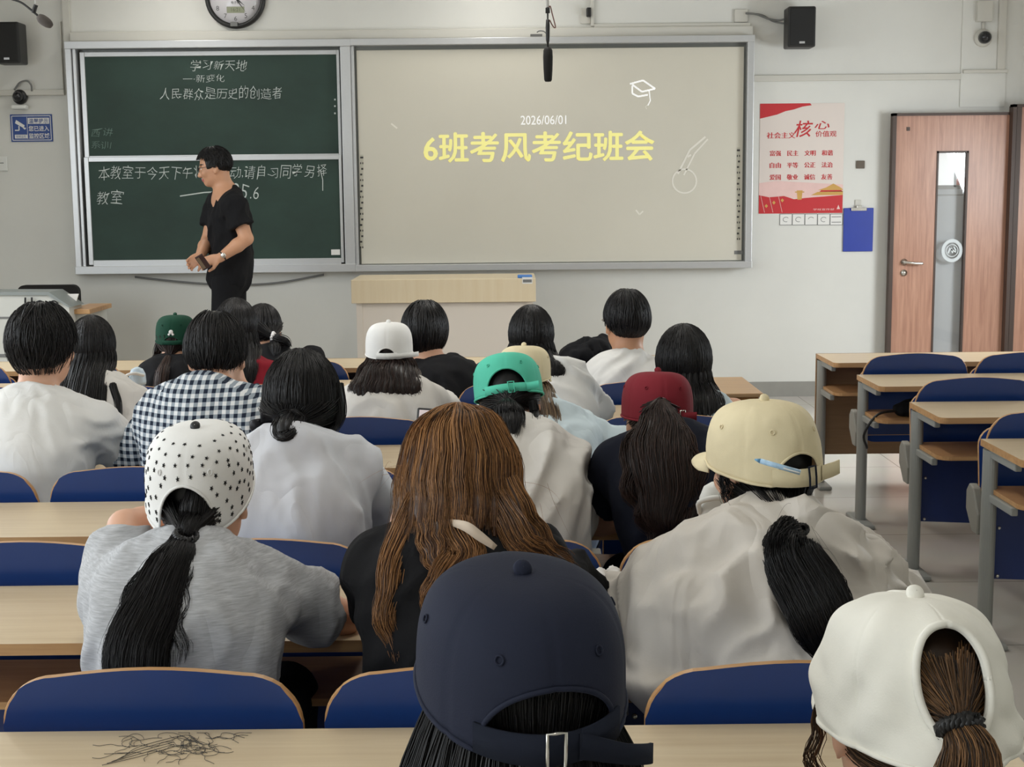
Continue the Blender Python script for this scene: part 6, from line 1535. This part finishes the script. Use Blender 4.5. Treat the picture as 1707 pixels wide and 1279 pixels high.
def girl_white_cap():
    p = person('person in plain white cap with shoulder length dark red-brown hair and white top', 'D', 648, 534, .46, yaw=-.02, pitch=.06, sc=.97, hat=.006, hres=.011, bow=.05, sh=.150, neck=(.01, -.08, -.15), drop=.01)
    shirt(p, C_OFFW, 'short', inf=.018, loose=.025, amp=.005, seed=52, slen=.9); plain(p); H = p.H
    h = Hair(p, 52, .0016); h.skull(.95, -.1, -.09, .05)
    for a in np.linspace(-1.9, 1.9, 19):
        s_, c_ = math.sin(a), math.cos(a); h.lock([H.w((.064*s_, -.008-.076*c_, .0)), H.w((.092*s_, -.018-.104*c_, -.065)), H.w((.115*s_, -.03-.10*c_, -.125)), H.w((.128*s_, -.035-.085*c_, -.165))], (.006, .024, .028, .006), 130, (.1, .8), wave=.004, ends=(.55, 1))
    h.build(HBR)
    c = Cap(H, yaw=.0, tilt=-.05, sc=.98, hh=.124, z0=-.006, a0=.40, arch=.036, strap=.022, dip=.012, ex=3.6); c.build(p.root, K_WHITE, tail=(.36, 1.0, -.008), eyelets=False)
girl_white_cap()
def girl_hooded():
    p = person('person with black hair in a white hooded jacket, right of the black top', 'D', 885, 513, .52, yaw=.0, pitch=.06, sc=.98, hres=.011, bow=.05, sh=.135, neck=(.045, -.08, -.165), drop=.02, hipdx=.02)
    def hood(F, p):
        F.cap(at(912, 612, 5.26), at(945, 618, 5.24), .04, .045, .05); F.cap(at(945, 618, 5.24), at(958, 650, 5.24), .045, .04, .05); F.cap(at(918, 640, 5.22), at(945, 668, 5.22), .03, .03, .03)
    shirt(p, C_WHITE, 'long', inf=.024, loose=.03, amp=.008, seed=53, extra=hood); plain(p)
    h = longhair(p, 53, HB, -.16, 1.05); h.lock(tailpath((905, 580, 5.28), (914, 600, 5.26), (924, 612, 5.24)), (.016, .012, .004), 60, (0, .5), wave=.006); h.build(HB)
girl_hooded()
def girl_right():
    p = person('person with smooth black hair and pale blue top, rightmost of the crowded bank', 'D', 1140, 549, .46, yaw=-.12, pitch=.06, sc=1.13, hres=.011, bow=.05, sh=.125, neck=(.015, -.08, -.17), drop=.05)
    shirt(p, C_LBLUE, 'short', inf=.018, loose=.02, amp=.006, seed=54, slen=.9); plain(p)
    h = longhair(p, 54, HB, -.17, 1.12, n=10, spread=.95, nstr=130); h.build(HB)
girl_right()

# ------------------------------------------------------------------ row C, the front of the crowd
def girl_green():
    p = person('person in dark green cap with small white emblem and black top', 'C', 292, 524, .46, yaw=-.05, pitch=.05, sc=.93, hat=.0, hres=.012, sh=.12, neck=(0, -.08, -.165), drop=.02)
    shirt(p, C_BLACK, 'long', inf=.018, amp=.005, seed=61, collar='shirt'); plain(p); H = p.H
    h = Hair(p, 61, .002); h.skull(.95, -.1, -.08, .05); tie = H.w((0, -.115, -.075)); h.gather(tie, 500, z0=.02, amax=2.3, tone=(0, .5), vol=1.05)
    h.lock([tie, tie+np.array((-.005, -.03, -.05)), tie+np.array((-.01, -.04, -.14)), tie+np.array((-.01, -.04, -.22))], (.014, .03, .03, .01), 200, (.05, .9), flat=.6)
    for s_ in (-1, 1): h.lock([H.w((s_*.078, .0, .0)), H.w((s_*.09, -.01, -.06)), H.w((s_*.088, -.03, -.13))], (.014, .018, .008), 70, (0, .5))
    h.build(HBR)
    def emblem(c):
        V, T = [], []; n = 0
        for a0, z0, r in ((0, .052, .011), (-.10, .042, .006), (.10, .042, .006)):
            t = np.linspace(0, 2*PI, 13)[:-1]; P = np.concatenate([c.pt(np.array([a0]), np.array([z0]), .0015), c.pt(a0+r*np.cos(t)/.1, z0+r*.8*np.sin(t), .0015)]); V.append(P); T += [(n, n+1+i, n+1+(i+1) % 12) for i in range(12)]; n += 13
        return np.concatenate(V), np.array(T)
    c = Cap(H, yaw=.08, sc=.99, hh=.119, z0=-.003, a0=.42, arch=.03, strap=.018); o = c.build(p.root, K_GREEN, star=emblem); o.data.materials[1] = M_PAPER
girl_green()
def girl_red():
    p = person('person with long black hair and dark red knit top below the standing teacher', 'C', 392, 502, .46, yaw=.1, pitch=.06, sc=1.02, hres=.012, sh=.13, neck=(.03, -.08, -.17), drop=.02)
    shirt(p, C_RED, 'long', inf=.02, amp=.005, seed=62); plain(p); h = longhair(p, 62, HB, -.26, 1.08, w=.0016, tone=(.05, .6)); h.build(HB)
girl_red()
def girl_scrunchie():
    p = person('person with black ponytail held by a white scrunchie, black top', 'B', 438, 509, .42, yaw=-.35, pitch=.08, sc=1.04, hres=.012, sh=.135, neck=(.03, -.08, -.17), drop=.0, hipdx=.03)
    shirt(p, C_BLACK, 'long', inf=.018, amp=.005, seed=63); plain(p); H = p.H
    h = Hair(p, 63, .002); h.skull(1.03, -.09, -.05, .05); h.cap(500, -.08, -.05, .05, vol=1.04, wob=.02); tie = np.array(at(455, 562, 6.91)); h.gather(tie, 500, z0=.03, amax=2.2, tone=(0, .5), vol=1.10)
    h.lock([tie, *tailpath((464, 566, 6.89), (476, 570, 6.88), (484, 580, 6.88))], (.014, .026, .022, .006), 160, (0, .5), ends=(.6, 1)); h.lock([tie, *tailpath((460, 578, 6.89), (462, 592, 6.89))], (.014, .03, .01), 140, (0, .5)); h.build(HB)
    ring_tie(p, tie, (1, 0, -.2), .018, cloth('white_scrunchie_cloth', rgb(225, 222, 220)), .009, False, 'scrunchie', 'white scrunchie')
girl_scrunchie()
def man_black():
    p = person('person with thick short black hair and black high collared top', 'C', 708, 505, .46, yaw=-.12, pitch=.06, sc=1.12, hres=.012, sh=.185, neck=(.05, -.08, -.17), drop=.015, male=True, hipdx=.03)
    def ruffle(F, p):
        for x, y in ((748, 590), (760, 592), (772, 598), (782, 605)): F.ell(at(x, y, 6.14), (.022, .03, .018), None, .015)
    shirt(p, C_BLACK, 'long', inf=.02, loose=.02, amp=.006, seed=64, collar='high', extra=ruffle); plain(p)
    h = Hair(p, 64, .002); h.skull(1.10, -.09, -.05, .05); h.cap(1100, -.10, -.055, .05, vol=1.11, length=.5, lift=.03, wob=.07, tone=(0, .5)); h.build(HB)
man_black()
def man_white():
    p = person('person with neat short black hair, glasses and white T-shirt in the front row', 'C', 1044, 485, .46, yaw=.24, pitch=.02, sc=1.15, hres=.009, sh=.165, neck=(.0, -.05, -.185), drop=.015, male=True, skin=SKIN2)
    shirt(p, C_WHITE, 'short', inf=.018, loose=.02, amp=.005, seed=65, slen=.9); plain(p, C_JEANS); H = p.H
    h = Hair(p, 65, .002); h.skull(1.06, -.10, -.012, .06, h=.008, taper=.16); h.cap(1500, -.105, -.012, .05, taper=.16, vol=1.07, length=.32, lift=.02, wob=.05, tone=(0, .45)); h.build(HB)
    bm = bmesh.new()
    for s in (-1, 1):
        c = H.w((s*.034, .1, .0)); bm_tube(bm, [c+H.R@np.array((.022*math.cos(t), 0, .018*math.sin(t))) for t in np.linspace(0, 2*PI, 15)], .0015, 6, 30)
        bm_tube(bm, [H.w((s*.057, .1, .004)), H.w((s*.08, .06, .004)), H.w((s*.085, .0, .0)), H.w((s*.085, -.02, -.01))], .0018, 6)
    bm_tube(bm, [H.w((-.011, .1, .003)), H.w((0, .104, .006)), H.w((.011, .1, .003))], .0015, 6); from_bm('glasses', bm, M_CHROME, p.root)
man_white()

# ------------------------------------------------------------------ loose things
def bottle(px, py0, py1, Y, label, capc, bodyc, z0=HD):
    c = at(px, py1, Y); zt = at(px, py0, Y).z; t = thing('water_bottle', label, 'bottle', (c.x, Y, z0)); H_ = zt-z0; r = .032
    bm = bmesh.new(); bm_lathe(bm, [(r*.9, 0), (r, .01), (r, H_*.55), (r*.92, H_*.6), (r*.92, H_*.66), (.002, H_*.66)], (c.x, Y, z0), 'Z', 24); from_bm('bottle_body', bm, bodyc, t)
    bm = bmesh.new(); bm_lathe(bm, [(r*1.02, H_*.66), (r*1.05, H_*.72), (r*1.0, H_*.86), (r*.7, H_*.96), (r*.2, H_), (.002, H_)], (c.x, Y, z0), 'Z', 24); from_bm('lid', bm, capc, t)
    bm = bmesh.new(); bm_tube(bm, [(c.x-r, Y-.01, z0+H_*.74), (c.x-r*1.1, Y-.03, z0+H_*.85), (c.x, Y-.045, z0+H_*.9), (c.x+r*1.1, Y-.03, z0+H_*.85)], .006); from_bm('carry_loop', bm, M_WHITEP, t)
M_CLEAR = mat('clear_bluish_plastic', rgb(170, 190, 215), .15); M_CLEAR.node_tree.nodes['Principled BSDF'].inputs['Transmission Weight'].default_value = .65
bottle(231, 612, 668, ROW['C']-.2, 'clear water bottle with pale blue lid on the desk beside the green cap', mat('pale_blue_lid', rgb(196, 214, 226), .4), M_CLEAR)
bottle(1190, 804, 858, 2.98, 'white water bottle half hidden by the cream cap', M_WHITEP, mat('white_bottle', rgb(214, 218, 228), .35))
# crumpled tissue on the sixth desk
c = at(1000, 957, 3.06); F = Field((c.x-.07, c.y-.06, HD-.01), (c.x+.07, c.y+.06, HD+.08), .004); rg = random.Random(4)
for k in range(9): F.ell((c.x+rg.uniform(-.028, .03), c.y+rg.uniform(-.02, .02), HD+.012+rg.uniform(0, .012)), (.018, .014, .010), np.array(Matrix.Rotation(rg.uniform(0, 3), 3, 'Y') @ Matrix.Rotation(rg.uniform(0, 3), 3, 'Z')), .004)
F.cap((c.x-.02, c.y, HD+.015), (c.x-.032, c.y, HD+.045), .010, .004, .006)
F.warp(folds(9, .004, 60, 60, 60)); F.F = np.maximum(F.F, (HD+.0005-(F.lo[2]+F.h*np.arange(F.n[2])))[None, None, :].astype(np.float32))
V, Q = F.mesh(0); o = np_mesh('tissue', V, Q, M_PAPER); tag(o, 'crumpled white tissue on the desk behind the brown haired person', 'tissue')
# papers
pa = at(655, 838, 3.8); o = box_obj('paper_sheet', pa.x-.12, pa.x+.06, 3.62, 3.86, HD+.001, HD+.003, M_PAPER, None); tag(o, 'white paper on the desk between the hooded top and the brown hair', 'paper')
# black jacket heaped on the front desk
F = Field((at(930, 600, 7.2).x-.1, 7.0, HD-.01), (at(1015, 600, 7.2).x+.1, 7.46, HD+.24), .009)
for (x, y, r) in ((955, 600, .05), (975, 592, .055), (995, 582, .055), (1000, 596, .05)): q = at(x, y, 7.2); F.ell((q.x, 7.22, max(HD+.03, q.z)), (r*1.3, .12, r), None, .05)
q = at(955, 605, 7.2); F.cap((q.x, 7.2, HD+.03), (at(1003, 574, 7.2).x, 7.24, at(1003, 574, 7.2).z), .05, .035, .04)
F.warp(folds(8, .008, 14, 14, 12)); F.F = np.maximum(F.F, (HD+.001-(F.lo[2]+F.h*np.arange(F.n[2])))[None, None, :].astype(np.float32))
V, Q = F.mesh(1); o = np_mesh('jacket', V, Q, C_BLACK); tag(o, 'black jacket heaped on the front desk beside the white T-shirt', 'jacket')
# black bag in the shelf of the empty second desk
F = Field((1.72, 6.22, .50), (2.2, 6.62, .72), .009); F.ell((1.96, 6.40, .575), (.17, .12, .035), None, .02); F.ell((1.90, 6.36, .585), (.08, .08, .04), None, .03); F.warp(folds(5, .006, 14, 14, 12))
F.F = np.maximum(F.F, (HD-.163-(F.lo[2]+F.h*np.arange(F.n[2])))[None, None, :].astype(np.float32)); V, Q = F.mesh(1)
V[:, 2] = np.minimum(V[:, 2], HD-.03); t = thing('bag', 'black soft bag in the shelf of the second empty desk', 'bag', (1.96, 6.4, HD-.163)); np_mesh('bag_body', V, Q, C_BLACK, t)
bm = bmesh.new(); bm_tube(bm, [(1.80, 6.38, .575), (1.70, 6.36, .56), (1.64, 6.36, .47), (1.66, 6.38, .40)], .006); from_bm('bag_strap', bm, M_BLACK, t)
# dark scribbles on the nearest desk
rg = random.Random(11); bm = bmesh.new(); Yg = ROW['G']
def on_desk(px, py):
    d = at(px, py, 1.0)-CP; k = (HD+.0012-CAM_H)/d.z; return CP+d*k
for k in range(46):
    x0 = rg.gauss(335, 30) if k % 3 else rg.gauss(250, 30); y0 = rg.uniform(1224, 1258); pts = []; a = rg.uniform(0, 6.28)
    for i in range(7):
        pts.append(on_desk(x0, y0)); a += rg.uniform(-1.1, 1.1); x0 += 11*math.cos(a); y0 = min(1275, max(1222, y0+5*math.sin(a)))
    bm_tube(bm, pts, .00042, 4, 18)
for k in range(5): bm_tube(bm, [on_desk(170+k*8, 1276-k*3), on_desk(230, 1262-k*4), on_desk(290, 1245-k*4)], .0005, 4, 14)
o = from_bm('fallen_hair', bm, M_DARKINK, None, origin=on_desk(300, 1245)); tag(o, 'tangle of dark hair strands lying on the nearest desk', 'hair strands', kind='stuff')
